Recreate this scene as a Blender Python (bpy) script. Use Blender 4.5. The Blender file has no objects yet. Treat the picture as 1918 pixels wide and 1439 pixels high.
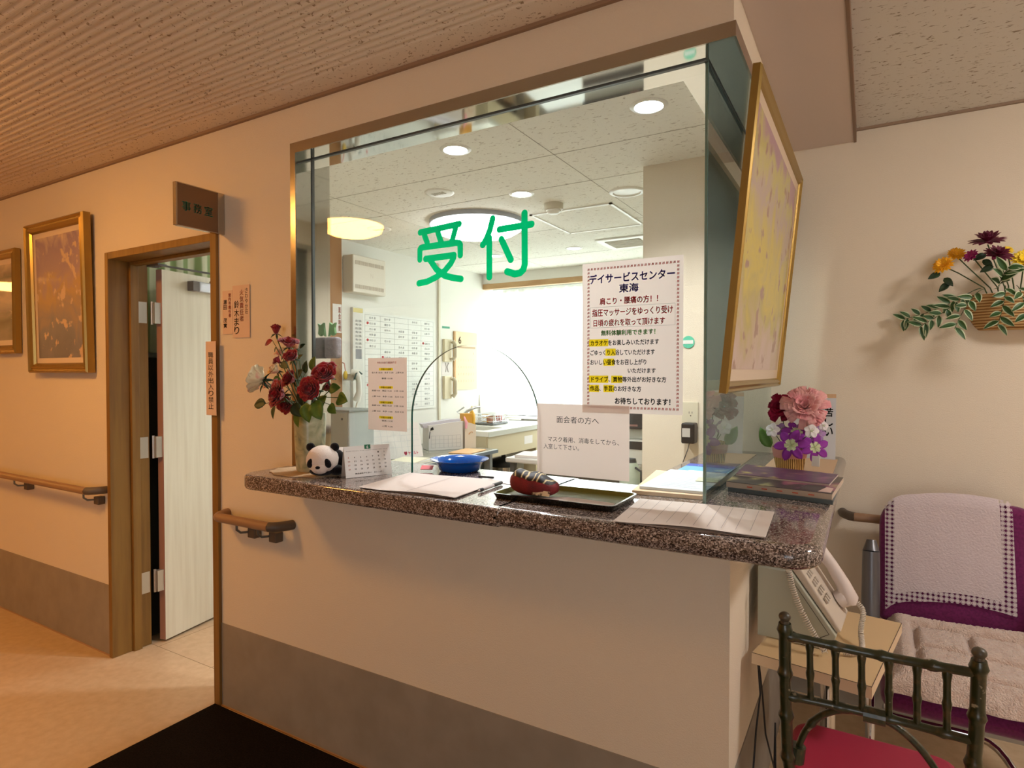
import bpy, math, random
from mathutils import Vector, Matrix
random.seed(7)
SC = bpy.context.scene
COL = SC.collection
V = Vector
# ---------------------------------------------------------------- camera
W_, H_, FOC = 1918.0, 1439.0, 1141.0
YAW, PIT, EYE = math.radians(30.3), math.radians(-1.12), V((0, 0, 1.44))
FWD = V((-math.sin(YAW)*math.cos(PIT), math.cos(YAW)*math.cos(PIT), math.sin(PIT)))
RGT = V((math.cos(YAW), math.sin(YAW), 0)); UPV = RGT.cross(FWD)
cam = bpy.data.cameras.new('camera'); cam.sensor_width = 36.0; cam.lens = 36.0*FOC/W_
cam.clip_start = 0.02
co = bpy.data.objects.new('camera', cam); COL.objects.link(co)
co.location = EYE; co.rotation_euler = FWD.to_track_quat('-Z', 'Y').to_euler()
SC.camera = co
# ---------------------------------------------------------------- light and exposure
SC.view_settings.view_transform = 'Standard'; SC.view_settings.look = 'None'
SC.view_settings.exposure = 0.18; SC.view_settings.gamma = 1.0
SC.view_settings.use_curve_mapping = False
SC.cycles.max_bounces = 10; SC.cycles.transparent_max_bounces = 24; SC.cycles.glossy_bounces = 6
SC.cycles.sample_clamp_indirect = 6.0
world = bpy.data.worlds.new('daylight'); SC.world = world; world.use_nodes = True
world.node_tree.nodes['Background'].inputs[0].default_value = (0.80, 0.92, 1.0, 1)
world.node_tree.nodes['Background'].inputs[1].default_value = 1.7
def area(name, loc, aim, sx, sy, power, col):
    l = bpy.data.lights.new(name, 'AREA'); l.shape = 'RECTANGLE'; l.size = sx; l.size_y = sy
    l.energy = power; l.color = col
    o = bpy.data.objects.new(name, l); COL.objects.link(o); o.location = loc
    o.rotation_euler = (V(aim)-V(loc)).to_track_quat('-Z', 'Z').to_euler()
    return o
# daylight that comes in by the office window and by the glazed entrance behind the viewer
area('office_window_daylight', (-2.3, 6.25, 1.7), (-2.3, 3.0, 1.2), 2.3, 1.4, 95, (0.93, 0.98, 1.0))
area('entrance_daylight', (1.0, -3.75, 1.25), (-0.3, 1.6, 1.1), 2.0, 2.3, 15, (1.0, 0.93, 0.92))
# ---------------------------------------------------------------- helpers
def at(px, py, x=None, y=None, z=None):
    d = FWD + RGT*((px-W_/2)/FOC) + UPV*((H_/2-py)/FOC)
    t = (x-EYE.x)/d.x if x is not None else (y-EYE.y)/d.y if y is not None else (z-EYE.z)/d.z
    return EYE + d*t
def lin(c):
    return tuple(((v/255)/12.92 if v/255 <= .04045 else ((v/255+.055)/1.055)**2.4) for v in c)
class MB:
    def __init__(s): s.v = []; s.f = []; s.m = []
    def add(s, vs, fs, mi=0):
        b = len(s.v); s.v += [V(p) for p in vs]
        for f in fs: s.f.append([b+i for i in f]); s.m.append(mi)
        return s
    def box(s, lo, hi, mi=0):
        (a, b, c), (d, e, f) = lo, hi
        return s.add([(a,b,c),(d,b,c),(d,e,c),(a,e,c),(a,b,f),(d,b,f),(d,e,f),(a,e,f)],
                     [(0,3,2,1),(4,5,6,7),(0,1,5,4),(1,2,6,5),(2,3,7,6),(3,0,4,7)], mi)
    def obox(s, c, size, rz=0, rx=0, ry=0, mi=0):
        M = Matrix.Rotation(rz,3,'Z') @ Matrix.Rotation(ry,3,'Y') @ Matrix.Rotation(rx,3,'X')
        h = V(size)/2; n = MB().box(-h, h)
        return s.add([V(c)+M@p for p in n.v], n.f, mi)
    def tube(s, pts, r, n=8, closed=False, caps=True, mi=0):
        pts = [V(p) for p in pts]; k = len(pts); rs = r if isinstance(r, (list, tuple)) else [r]*k
        vs = []; fs = []; ref = None
        for i, p in enumerate(pts):
            if closed: t = pts[(i+1) % k]-pts[i-1]
            else: t = pts[min(i+1, k-1)]-pts[max(i-1, 0)]
            t = t.normalized() if t.length > 1e-9 else V((0,0,1))
            if ref is None: ref = t.orthogonal().normalized()
            ref = (ref-t*ref.dot(t)); ref = ref.normalized() if ref.length > 1e-6 else t.orthogonal().normalized()
            b = t.cross(ref)
            for j in range(n):
                a = 2*math.pi*j/n
                vs.append(p+(ref*math.cos(a)+b*math.sin(a))*rs[i])
        for i in range(k if closed else k-1):
            for j in range(n):
                a = i*n+j; b2 = i*n+(j+1) % n; c = ((i+1) % k)*n
                fs.append((a, b2, c+(j+1) % n, c+j))
        if caps and not closed:
            fs.append(tuple(range(n))[::-1]); fs.append(tuple((k-1)*n+j for j in range(n)))
        return s.add(vs, fs, mi)
    def lathe(s, prof, c, n=24, R=None, mi=0, sx=1, sy=1, caps=True):
        vs = []; fs = []; c = V(c)
        for r, z in prof:
            for j in range(n):
                a = 2*math.pi*j/n; p = V((r*math.cos(a)*sx, r*math.sin(a)*sy, z))
                vs.append(c+(R@p if R else p))
        for i in range(len(prof)-1):
            for j in range(n):
                fs.append((i*n+j, i*n+(j+1) % n, (i+1)*n+(j+1) % n, (i+1)*n+j))
        if caps and prof[0][0] > 1e-6: fs.append(tuple(range(n))[::-1])
        if caps and prof[-1][0] > 1e-6: fs.append(tuple((len(prof)-1)*n+j for j in range(n)))
        return s.add(vs, fs, mi)
    def ell(s, c, r, R=None, n=16, m=10, mi=0):
        prof = [(math.sin(math.pi*i/m)+1e-7, -math.cos(math.pi*i/m)) for i in range(m+1)]
        b = len(s.v); q = MB().lathe(prof, (0,0,0), n)
        return s.add([V(c)+(R@V((p.x*r[0],p.y*r[1],p.z*r[2])) if R else V((p.x*r[0],p.y*r[1],p.z*r[2]))) for p in q.v], q.f, mi)
    def prism(s, poly, o, u, v, d, mi=0, back=True):
        """poly in (a,b) on o+a*u+b*v, extruded by vector d"""
        o, u, v, d = V(o), V(u), V(v), V(d); k = len(poly)
        A = [o+u*a+v*b for a, b in poly]; B = [p+d for p in A]
        fs = [tuple(range(k))[::-1], tuple(range(k, 2*k))]
        fs += [(i, (i+1) % k, k+(i+1) % k, k+i) for i in range(k)]
        return s.add(A+B, fs, mi)
    def grid(s, nu, nv, fn, mi=0, close_u=False):
        vs = [fn(i/(nu-1), j/(nv-1)) for j in range(nv) for i in range(nu)]
        fs = [(j*nu+i, j*nu+i+1, (j+1)*nu+i+1, (j+1)*nu+i) for j in range(nv-1) for i in range(nu-1)]
        m = mi if callable(mi) else (lambda a, b: mi)
        b = len(s.v); s.v += [V(p) for p in vs]
        for n_, f in enumerate(fs):
            s.f.append([b+i for i in f]); s.m.append(m((n_ % (nu-1)+.5)/(nu-1), (n_//(nu-1)+.5)/(nv-1)))
        return s
OFF = {}
def obj(name, mb, mats, parent=None, bevel=0, seg=2, smooth=None, solid=0, sub=0, loc=None):
    off = OFF[parent.name] if parent else V(loc or (0,0,0))
    me = bpy.data.meshes.new(name)
    me.from_pydata([p-off for p in mb.v], [], mb.f)
    if not isinstance(mats, (list, tuple)): mats = [mats]
    for m in mats: me.materials.append(m)
    if len(mats) > 1:
        for p, mi in zip(me.polygons, mb.m): p.material_index = mi
    me.update()
    o = bpy.data.objects.new(name, me); COL.objects.link(o)
    if parent: o.parent = parent; OFF[o.name] = off
    else: o.location = off; OFF[o.name] = off
    if smooth:
        me.polygons.foreach_set('use_smooth', [True]*len(me.polygons))
        try: me.set_sharp_from_angle(angle=math.radians(smooth if smooth > 1 else 40))
        except Exception: pass
    if solid:
        md = o.modifiers.new('thickness', 'SOLIDIFY'); md.thickness = solid; md.offset = 0
    if sub:
        md = o.modifiers.new('smooth', 'SUBSURF'); md.levels = sub; md.render_levels = sub
    if bevel:
        md = o.modifiers.new('edges', 'BEVEL'); md.width = bevel; md.segments = seg; md.limit_method = 'ANGLE'
        md.angle_limit = math.radians(40)
    return o
def tag(o, label=None, cat=None, group=None, kind=None):
    for k, v_ in (('label', label), ('category', cat), ('group', group), ('kind', kind)):
        if v_: o[k] = v_
    return o
def T(name, label, cat, loc, group=None):
    o = bpy.data.objects.new(name, None); COL.objects.link(o); o.location = loc; o.empty_display_size = .05
    OFF[o.name] = V(loc)
    return tag(o, label, cat, group)
def S(name, mb=None, mats=None, loc=(0,0,0), **k):
    o = obj(name, mb, mats, None, loc=loc, **k) if mb else T(name, None, None, loc)
    return tag(o, kind='structure')
def copy_thing(o, loc, label, parent=None):
    c = o.copy(); COL.objects.link(c); OFF[c.name] = V(loc)
    if parent: c.parent = parent
    else: c.location = loc; c['label'] = label
    for ch in o.children: copy_thing(ch, loc, None, c)
    return c
# flat text as mesh: fitted into a box (w,h) that starts at o and runs along u and v
def text_mb(s, o, u, v, w, h, keep=False, thick=0.0, mb=None, bold=0.0, mi=0, vertical=False):
    mb = mb or MB()
    o, u, v = V(o), V(u).normalized(), V(v).normalized()
    if vertical:
        k = len(s); ch = h/k
        for i, c in enumerate(s):
            if c != ' ': text_mb(c, o+v*(h-(i+1)*ch+ch*.06), u, v, w, ch*.88, mb=mb, bold=bold, mi=mi)
        return mb
    cu = bpy.data.curves.new('lettering', 'FONT'); cu.body = s; cu.size = 1; cu.resolution_u = 2 if len(s) > 12 else 3
    ob = bpy.data.objects.new('lettering', cu); COL.objects.link(ob)
    dg = bpy.context.evaluated_depsgraph_get(); dg.update()
    me = ob.evaluated_get(dg).to_mesh()
    P_ = [p.co.copy() for p in me.vertices]; F_ = [list(p.vertices) for p in me.polygons]
    ob.evaluated_get(dg).to_mesh_clear(); bpy.data.objects.remove(ob); bpy.data.curves.remove(cu)
    if not P_: return mb
    x0 = min(p.x for p in P_); x1 = max(p.x for p in P_); y0 = min(p.y for p in P_); y1 = max(p.y for p in P_)
    sx = w/max(x1-x0, 1e-6); sy = h/max(y1-y0, 1e-6)
    if keep: sx = sy = min(sx, sy)
    for dx, dy in ((0,0),)+(((bold,0),(-bold,0),(0,bold),(0,-bold)) if bold else ()):
        mb.add([o+u*((p.x-x0+dx)*sx)+v*((p.y-y0+dy)*sy) for p in P_], F_, mi)
    return mb
# ---------------------------------------------------------------- materials
def mat(name, col, rough=.6, metal=0, noise=None, bump=None, emit=0, coat=0, spec=.5, trans=0, sheen=0, emitcol=None, stretch=None):
    m = bpy.data.materials.new(name); m.use_nodes = True
    N = m.node_tree.nodes; L = m.node_tree.links; b = N['Principled BSDF']
    c = (*lin(col), 1)
    b.inputs['Base Color'].default_value = c; b.inputs['Roughness'].default_value = rough
    b.inputs['Metallic'].default_value = metal; b.inputs['Specular IOR Level'].default_value = spec
    if coat: b.inputs['Coat Weight'].default_value = coat; b.inputs['Coat Roughness'].default_value = .03
    if sheen: b.inputs['Sheen Weight'].default_value = sheen
    if trans: b.inputs['Transmission Weight'].default_value = trans
    if emit:
        b.inputs['Emission Color'].default_value = (*lin(emitcol or col), 1); b.inputs['Emission Strength'].default_value = emit
    if noise or bump:
        tc = N.new('ShaderNodeTexCoord'); mp = N.new('ShaderNodeMapping'); L.new(tc.outputs['Object'], mp.inputs[0])
        if stretch: mp.inputs['Scale'].default_value = stretch
    if noise:   # (scale, colour2, low, high)
        sc, c2, lo, hi = noise
        n = N.new('ShaderNodeTexNoise'); n.inputs['Scale'].default_value = sc; n.inputs['Detail'].default_value = 5
        L.new(mp.outputs[0], n.inputs['Vector'])
        r = N.new('ShaderNodeValToRGB'); r.color_ramp.elements[0].position = lo; r.color_ramp.elements[1].position = hi
        r.color_ramp.elements[0].color = c; r.color_ramp.elements[1].color = (*lin(c2), 1)
        L.new(n.outputs['Fac'], r.inputs[0]); L.new(r.outputs[0], b.inputs['Base Color'])
    if bump:    # (scale, strength, distance)
        n = N.new('ShaderNodeTexNoise'); n.inputs['Scale'].default_value = bump[0]; n.inputs['Detail'].default_value = 3
        L.new(mp.outputs[0], n.inputs['Vector'])
        bp = N.new('ShaderNodeBump'); bp.inputs['Strength'].default_value = bump[1]; bp.inputs['Distance'].default_value = bump[2]
        L.new(n.outputs['Fac'], bp.inputs['Height']); L.new(bp.outputs[0], b.inputs['Normal'])
    return m
def trans_mat(name, col, fac=.5, rough=.8):
    m = mat(name, col, rough, spec=.1); N = m.node_tree.nodes; L = m.node_tree.links
    tl = N.new('ShaderNodeBsdfTranslucent'); tl.inputs[0].default_value = (*lin(col), 1)
    mx = N.new('ShaderNodeMixShader'); mx.inputs[0].default_value = fac
    L.new(N['Principled BSDF'].outputs[0], mx.inputs[1]); L.new(tl.outputs[0], mx.inputs[2]); L.new(mx.outputs[0], N['Material Output'].inputs[0])
    return m
def ramp_mat(name, kind, scale, stops, rough=.5, coat=0, metal=0, stretch=(1,1,1), bump=0, detail=6, distort=0):
    """colour ramp over noise / voronoi / wave in object space; stops = [(pos, rgb255), ...]"""
    m = mat(name, stops[0][1], rough, metal, coat=coat); N = m.node_tree.nodes; L = m.node_tree.links; b = N['Principled BSDF']
    tc = N.new('ShaderNodeTexCoord'); mp = N.new('ShaderNodeMapping'); mp.inputs['Scale'].default_value = stretch
    L.new(tc.outputs['Object'], mp.inputs[0])
    if kind == 'noise':
        t = N.new('ShaderNodeTexNoise'); t.inputs['Detail'].default_value = detail; t.inputs['Distortion'].default_value = distort; out = t.outputs['Fac']
    elif kind == 'voronoi':
        t = N.new('ShaderNodeTexVoronoi'); out = t.outputs['Color']
    else:
        t = N.new('ShaderNodeTexWave'); t.inputs['Distortion'].default_value = distort; t.inputs['Detail'].default_value = detail; out = t.outputs['Fac']
    t.inputs['Scale'].default_value = scale; L.new(mp.outputs[0], t.inputs['Vector'])
    r = N.new('ShaderNodeValToRGB'); e = r.color_ramp.elements
    while len(e) < len(stops): e.new(.5)
    for k, (p, c) in enumerate(stops): e[k].position = p; e[k].color = (*lin(c), 1)
    L.new(out, r.inputs[0]); L.new(r.outputs[0], b.inputs['Base Color'])
    if bump:
        bp = N.new('ShaderNodeBump'); bp.inputs['Strength'].default_value = bump; bp.inputs['Distance'].default_value = .002
        L.new(out, bp.inputs['Height']); L.new(bp.outputs[0], b.inputs['Normal'])
    return m
def glass_mat(name, tint, refl=1.0, ior=1.5):
    m = bpy.data.materials.new(name); m.use_nodes = True; N = m.node_tree.nodes; L = m.node_tree.links
    N.remove(N['Principled BSDF']); out = N['Material Output']
    t = N.new('ShaderNodeBsdfTransparent'); t.inputs[0].default_value = (*tint, 1)
    g = N.new('ShaderNodeBsdfGlossy'); g.inputs['Roughness'].default_value = 0.0
    g.inputs[0].default_value = (.96, 1, .98, 1)
    # reflectance by angle of view (Schlick), the same from either side of the sheet
    ge = N.new('ShaderNodeNewGeometry'); dt = N.new('ShaderNodeVectorMath'); dt.operation = 'DOT_PRODUCT'
    L.new(ge.outputs['Normal'], dt.inputs[0]); L.new(ge.outputs['Incoming'], dt.inputs[1])
    def M(op, a, b_):
        n = N.new('ShaderNodeMath'); n.operation = op
        for k, q in enumerate((a, b_)):
            if q is None: continue
            if isinstance(q, (int, float)): n.inputs[k].default_value = q
            else: L.new(q, n.inputs[k])
        return n.outputs[0]
    ab = M('ABSOLUTE', dt.outputs['Value'], None); om = M('SUBTRACT', 1.0, ab); p5 = M('POWER', om, 5.0)
    fac = M('MULTIPLY_ADD', p5, .96*refl); fac.node.inputs[2].default_value = .04*refl
    mx = N.new('ShaderNodeMixShader'); L.new(fac, mx.inputs[0]); L.new(t.outputs[0], mx.inputs[1]); L.new(g.outputs[0], mx.inputs[2])
    L.new(mx.outputs[0], out.inputs[0]); return m
WHITE = (236, 233, 226)
m_wall = mat('wall_paper_warm_white', (230, 216, 194), .85, bump=(260, .35, .004), spec=.2)
m_owall = mat('office_wall_white', (237, 235, 226), .85, bump=(220, .1, .002), spec=.2)
m_wains = mat('grey_brown_wall_vinyl', (156, 146, 132), .55, noise=(9, (146, 136, 122), .35, .7), spec=.3)
m_paint = mat('painted_bulkhead', (218, 202, 194), .85, bump=(200, .1, .002), spec=.2)
m_brown = mat('brown_painted_wood', (142, 104, 46), .45, noise=(30, (124, 88, 38), .4, .65), stretch=(1, 1, .06))
m_trim = mat('taupe_trim', (128, 100, 78), .5)
m_floor = mat('beige_vinyl_tile', (206, 180, 146), .38, noise=(26, (194, 166, 130), .35, .7))
m_steel = mat('polished_stainless_steel', (214, 214, 210), .05, 1.0)
m_satin = mat('hairline_stainless_steel', (186, 176, 164), .2, 1.0)
m_chrome = mat('chrome', (220, 222, 226), .08, 1.0)
m_gmet = mat('grey_painted_metal', (116, 116, 114), .38, .6)
m_white = mat('white_plastic', (232, 230, 222), .4)
m_paper = mat('white_paper', (228, 222, 216), .9, spec=.1)
m_ink = mat('black_ink', (24, 22, 22), .8, spec=.1)
m_red = mat('red_ink', (196, 28, 36), .8, spec=.1)
m_black = mat('black_plastic', (22, 22, 24), .45)
m_dark = mat('dark_grey_plastic', (52, 52, 54), .5)
m_gold = mat('gilt_moulding', (164, 134, 70), .26, .65)
m_glass = glass_mat('clear_float_glass', (.965, .985, .975))
m_glass2 = glass_mat('thick_side_glass', (.52,.57,.56))
m_gedge = mat('green_glass_edge', (20, 70, 58), .12, spec=.8)
m_gedge2 = mat('pale_green_glass_edge', (112, 142, 132), .1, spec=.9)
def acoustic(name, base, speck, stretch, scale=38):
    m = mat(name, base, .9, spec=.1); N = m.node_tree.nodes; L = m.node_tree.links; b = N['Principled BSDF']
    tc = N.new('ShaderNodeTexCoord'); mp = N.new('ShaderNodeMapping'); mp.inputs['Scale'].default_value = stretch
    L.new(tc.outputs['Object'], mp.inputs[0])
    n = N.new('ShaderNodeTexNoise'); n.inputs['Scale'].default_value = scale; n.inputs['Detail'].default_value = 2.5; n.inputs['Distortion'].default_value = .8
    L.new(mp.outputs[0], n.inputs['Vector'])
    r = N.new('ShaderNodeValToRGB'); e = r.color_ramp.elements
    e[0].position = .325; e[0].color = (*lin(speck), 1); e[1].position = .375; e[1].color = (*lin(base), 1)
    L.new(n.outputs['Fac'], r.inputs[0]); L.new(r.outputs[0], b.inputs['Base Color'])
    bp = N.new('ShaderNodeBump'); bp.inputs['Strength'].default_value = .4; bp.inputs['Distance'].default_value = .003
    L.new(r.outputs[0], bp.inputs['Height']); L.new(bp.outputs[0], b.inputs['Normal'])
    return m
m_ceil = acoustic('fissured_ceiling_board', (230, 216, 198), (168, 144, 118), (1, 1.5, 1), 70)
m_ceil2 = acoustic('fissured_ceiling_board_alcove', (222, 218, 212), (150, 136, 120), (.9, 2.2, 1), 46)
m_oceil = acoustic('office_ceiling_board', (242, 240, 230), (196, 190, 176), (.8, 2.0, 1), 40)
# ================================================================ THE SETTING
D, DI, ZC = 1.62, 1.79, 2.475
LX = -9.5                 # far end of the corridor
S('floor', MB().box((LX,-4,-.08), (2.2,6.1,0)), m_floor)
# tile joints are part of the floor covering
w = MB()
w.box((LX,D,0), (-3.29,DI,ZC)); w.box((-3.29,D,2.03), (-2.40,DI,ZC)); w.box((-2.40,D,0), (-1.935,DI,ZC))
w.box((-1.935,D,0), (-.30,DI,1.018)); w.box((-1.935,D,2.32), (-.30,DI,ZC))
S('wall_front', w, m_wall)
S('wall_side', MB().box((-.48,DI,0), (-.30,3.0,1.018)).box((-.48,DI,2.32), (-.30,3.0,ZC)), m_wall)
S('wall_back', MB().box((-.987,3.0,0), (2.2,3.15,ZC)), m_wall)
S('wall_corridor_end', MB().box((LX-.1,-4,0), (LX,D,ZC)), m_wall)
S('wall_right', MB().box((2.2,-4,0), (2.3,3.15,ZC)), m_wall)
w = MB().box((LX,-4.1,0), (-.2,-4,ZC)).box((2.0,-4.1,0), (2.2,-4,ZC)).box((-.2,-4.1,2.42), (2.0,-4,ZC))
S('wall_rear', w, m_wall)
S('wall_office_left', MB().box((-3.7,DI,0), (-3.55,6.1,ZC)), m_owall)
w = MB().box((-3.55,5.95,0), (-3.50,6.1,ZC)).box((-3.50,5.95,0), (-1.1,6.1,.95)).box((-3.50,5.95,2.36), (-1.1,6.1,ZC)).box((-1.1,5.95,0), (.3,6.1,ZC))
S('wall_office_window', w, m_owall)
S('wall_office_right', MB().box((.3,3.15,0), (.4,6.1,ZC)), m_owall)
# the office face of the front wall is painted like the office
S('wall_office_front', MB().box((-3.55,DI,0), (-3.30,DI+.004,ZC)).box((-2.39,DI,0), (-1.935,DI+.004,ZC)).box((-3.30,DI,2.04), (-2.39,DI+.004,ZC)).box((-1.935,DI,2.32), (-.48,DI+.004,ZC)), m_owall)
# ceilings
pitch = .0285; c = MB(); y = D-.10; prof = [(D, ZC), (D-.085, ZC)]
k = 0
while y > -.6:
    for i in range(6):
        a = i/6; yy = y-a*pitch
        prof.append((yy, ZC+.0058*(.5-.5*math.cos(2*math.pi*a))**1.5))
    y -= pitch
prof += [(y, ZC), (-4, ZC)]
n = len(prof)
c.add([(LX, a, b) for a, b in prof]+[(-.30, a, b) for a, b in prof], [(i, i+1, n+i+1, n+i) for i in range(n-1)])
c.box((LX,-4,ZC+.02), (-.30,D,ZC+.06))
S('ceiling_lobby', c, m_ceil)
S('ceiling_alcove', MB().box((-.06,-4,ZC), (2.2,3.0,ZC+.06)), m_ceil2)
S('ceiling_office', MB().box((-3.55,DI,ZC), (-.48,3.15,ZC+.06)).box((-3.55,3.15,ZC), (.3,5.95,ZC+.06)), m_oceil)
S('ceiling_beam', MB().box((-.30,-4,2.424), (-.062,3.0,ZC+.06)), m_paint)
S('trim_1', MB().box((-.062,-4,2.420), (-.052,3.0,ZC)), m_trim)
S('trim_2', MB().box((LX,D-.013,ZC-.011), (-.30,D,ZC)), mat('painted_cornice', (150,122,98), .6))
S('trim_3', MB().box((-.052,2.988,ZC-.010), (2.2,3.0,ZC)), mat('alcove_cornice', (150,126,104), .6))
# office ceiling joints (thin darker strips between the boards)
j = MB()
for yy in (2.02, 2.62, 3.07, 3.98, 4.89): j.box((-3.5,yy-.0015,ZC-.0012), (-.5,yy+.0015,ZC+.001))
for xx in (-2.75, -1.30): j.box((xx-.0015,1.85,ZC-.0012), (xx+.0015,5.4,ZC+.001))
S('trim_4', j, mat('ceiling_joint', (176,170,156), .9))
# wall vinyl band and floor edge strips
b = MB()
b.box((LX,D-.003,0), (-3.29,D,.36)); b.box((-2.395,D-.003,0), (-.30,D,.36)); b.box((-.30,D-.003,0), (-.297,3.0,.372)); b.box((-.297,2.997,0), (2.2,3.0,.20))
S('baseboard_vinyl', b, m_wains)
b = MB().box((LX,D-.007,0), (-3.29,D-.003,.006)).box((-2.395,D-.007,0), (-.297,D-.003,.006))
S('baseboard_edge', b, mat('floor_sealant', (176,140,110), .6))
j = MB()
for xx in (-3.2, -2.75, -2.3, -1.85): j.box((xx-.001,DI,.0), (xx+.001,4.4,.0006))
for yy in (1.80, 2.25, 2.70, 3.15): j.box((-3.5,yy-.001,.0), (-.5,yy+.001,.0006))
S('floor_joint', j, mat('tile_joint', (150,128,100), .8))

# ---------------------------------------------------------------- reception window (window_1)
ZS, YG, XG = 2.283, 1.70, -.385
r = S('window_1', None, None, (-1.1, YG, 1.075))
f = MB().box((-1.937,D-.006,ZS), (-.294,D+.0,2.322)).box((-1.937,D-.006,1.075), (-1.909,D,ZS))
f.box((-.30,D,ZS), (-.294,3.0,2.322))
obj('frame', f, m_satin, r)
f = MB().box((-1.909,D,ZS), (-.30,1.788,ZS+.036)).box((-.47,1.788,ZS), (-.30,3.0,ZS+.036))
obj('soffit_lining', f, m_steel, r)
obj('jamb_lining', MB().box((-1.934,D,1.076), (-1.909,1.788,ZS)), m_steel, r)
# front pane with the arched speaking opening
ax, ar, az0 = -1.151, .257, 1.2755
out = []
x0, x1, z0, z1 = -1.909, XG+.005, 1.0755, ZS-.0005
hole = [(ax-ar, z0), (ax-ar, az0)]+[(ax-ar*math.cos(math.pi*i/40), az0+ar*math.sin(math.pi*i/40)) for i in range(1, 40)]+[(ax+ar, az0), (ax+ar, z0)]
def pane_face(y, flip):
    g = MB(); pts = [(x0,z0),(x0,z1),(x1,z1),(x1,z0)]
    # left block, right block, and the part above the arch as strips
    q = [[(x0,z0),(ax-ar,z0),(ax-ar,z1),(x0,z1)], [(ax+ar,z0),(x1,z0),(x1,z1),(ax+ar,z1)]]
    hh = hole[1:-1]
    for a, b2 in zip(hh, hh[1:]): q.append([a, b2, (b2[0], z1), (a[0], z1)])
    for poly in q:
        vs = [(p[0], y, p[1]) for p in poly]; g.add(vs, [tuple(range(4))[::-1] if flip else tuple(range(4))])
    return g
g = MB(); 
for y_, fl in ((YG-.005, False), (YG+.005, True)):
    q = pane_face(y_, fl); g.add(q.v, q.f, 0)
def rim(g, poly, ya, yb, mi):
    for a, b2 in zip(poly, poly[1:]): g.add([(a[0],ya,a[1]),(b2[0],ya,b2[1]),(b2[0],yb,b2[1]),(a[0],yb,a[1])], [(0,1,2,3)], mi)
rim(g, hole, YG-.005, YG+.005, 1)
rim(g, [(x1,z0),(x1,z1)], YG-.005, YG+.005, 2); rim(g, [(x0,z1),(x1,z1)], YG-.005, YG+.005, 2)
obj('front_pane', g, [m_glass, m_gedge, m_gedge2], r)
g = MB()
for x_ in (XG-.004, XG+.004): g.add([(x_,YG+.006,z0),(x_,3.0,z0),(x_,3.0,z1),(x_,YG+.006,z1)], [(0,1,2,3)], 0)
g.add([(XG-.004,YG+.006,z0),(XG+.004,YG+.006,z0),(XG+.004,YG+.006,z1),(XG-.004,YG+.006,z1)], [(0,1,2,3)], 1)
obj('side_pane', g, [m_glass2, m_gedge2], r)
# glazing groove seal in the soffit and the jamb
obj('glazing_seal', MB().box((-1.909,YG-.006,ZS-.004), (XG,YG+.006,ZS-.0002)).box((XG-.006,YG,ZS-.004), (XG+.006,3.0,ZS-.0002)).box((-1.9088,YG-.006,1.076), (-1.905,YG+.006,ZS)), mat('grey_seal', (92,100,98), .4), r)
# green characters on the pane
m_green = trans_mat('green_vinyl_letter', (0, 176, 108), .65, .5)
def glyph(strokes, hw, y, step=.0022):
    """round-ended brush strokes united into one outline (marching squares on the distance to the strokes)"""
    seg = []
    for pts in strokes:
        P2 = [at(600+a/3.996, 380+b2/3.996, y=y) for a, b2 in pts]; P2 = [(p.x, p.z) for p in P2]
        seg += list(zip(P2, P2[1:]))
    xs = [p[0] for s_ in seg for p in s_]; zs = [p[1] for s_ in seg for p in s_]
    X0, Z0 = min(xs)-hw-step, min(zs)-hw-step; nx = int((max(xs)+hw-X0)/step)+3; nz = int((max(zs)+hw-Z0)/step)+3
    F = [[9.0]*nx for _ in range(nz)]
    for (ax_, az_), (bx_, bz_) in seg:
        dx, dz = bx_-ax_, bz_-az_; L2 = dx*dx+dz*dz
        i0 = max(0, int((min(ax_,bx_)-hw*1.6-X0)/step)); i1 = min(nx, int((max(ax_,bx_)+hw*1.6-X0)/step)+2)
        k0 = max(0, int((min(az_,bz_)-hw*1.6-Z0)/step)); k1 = min(nz, int((max(az_,bz_)+hw*1.6-Z0)/step)+2)
        for k in range(k0, k1):
            z = Z0+k*step
            for i in range(i0, i1):
                x = X0+i*step; t_ = max(0, min(1, ((x-ax_)*dx+(z-az_)*dz)/L2)); d = math.hypot(x-ax_-t_*dx, z-az_-t_*dz)-hw
                if d < F[k][i]: F[k][i] = d
    vid = {}; mb = MB()
    def vert(key, p):
        if key not in vid: vid[key] = len(mb.v); mb.v.append(V((p[0], y, p[1])))
        return vid[key]
    for k in range(nz-1):
        for i in range(nx-1):
            cs = [(i,k),(i+1,k),(i+1,k+1),(i,k+1)]; poly = []
            for q in range(4):
                a, b2 = cs[q], cs[(q+1) % 4]; fa, fb = F[a[1]][a[0]], F[b2[1]][b2[0]]
                if fa < 0: poly.append(vert(a, (X0+a[0]*step, Z0+a[1]*step)))
                if (fa < 0) != (fb < 0):
                    t_ = fa/(fa-fb); key = (min(a,b2), max(a,b2))
                    poly.append(vert(key, (X0+(a[0]+(b2[0]-a[0])*t_)*step, Z0+(a[1]+(b2[1]-a[1])*t_)*step)))
            if len(poly) > 2: mb.f.append(poly); mb.m.append(0)
    return mb
ch1 = [[(748,222),(1040,158)], [(780,245),(800,298)], [(882,226),(903,292)], [(1012,190),(985,290)],
       [(745,425),(745,350),(752,338),(770,333),(1020,299),(1040,302),(1047,315),(1047,392)],
       [(788,420),(1000,392),(998,410),(975,455),(930,510),(870,555),(800,590),(738,603)], [(822,430),(870,500),(930,545),(985,560),(1052,570)]]
ch2 = [[(1290,118),(1270,200),(1245,265),(1216,315)], [(1265,262),(1265,556)], [(1340,200),(1580,160)],
       [(1528,78),(1530,460),(1520,500),(1495,525),(1455,533),(1398,515)], [(1355,272),(1425,425)]]
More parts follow.
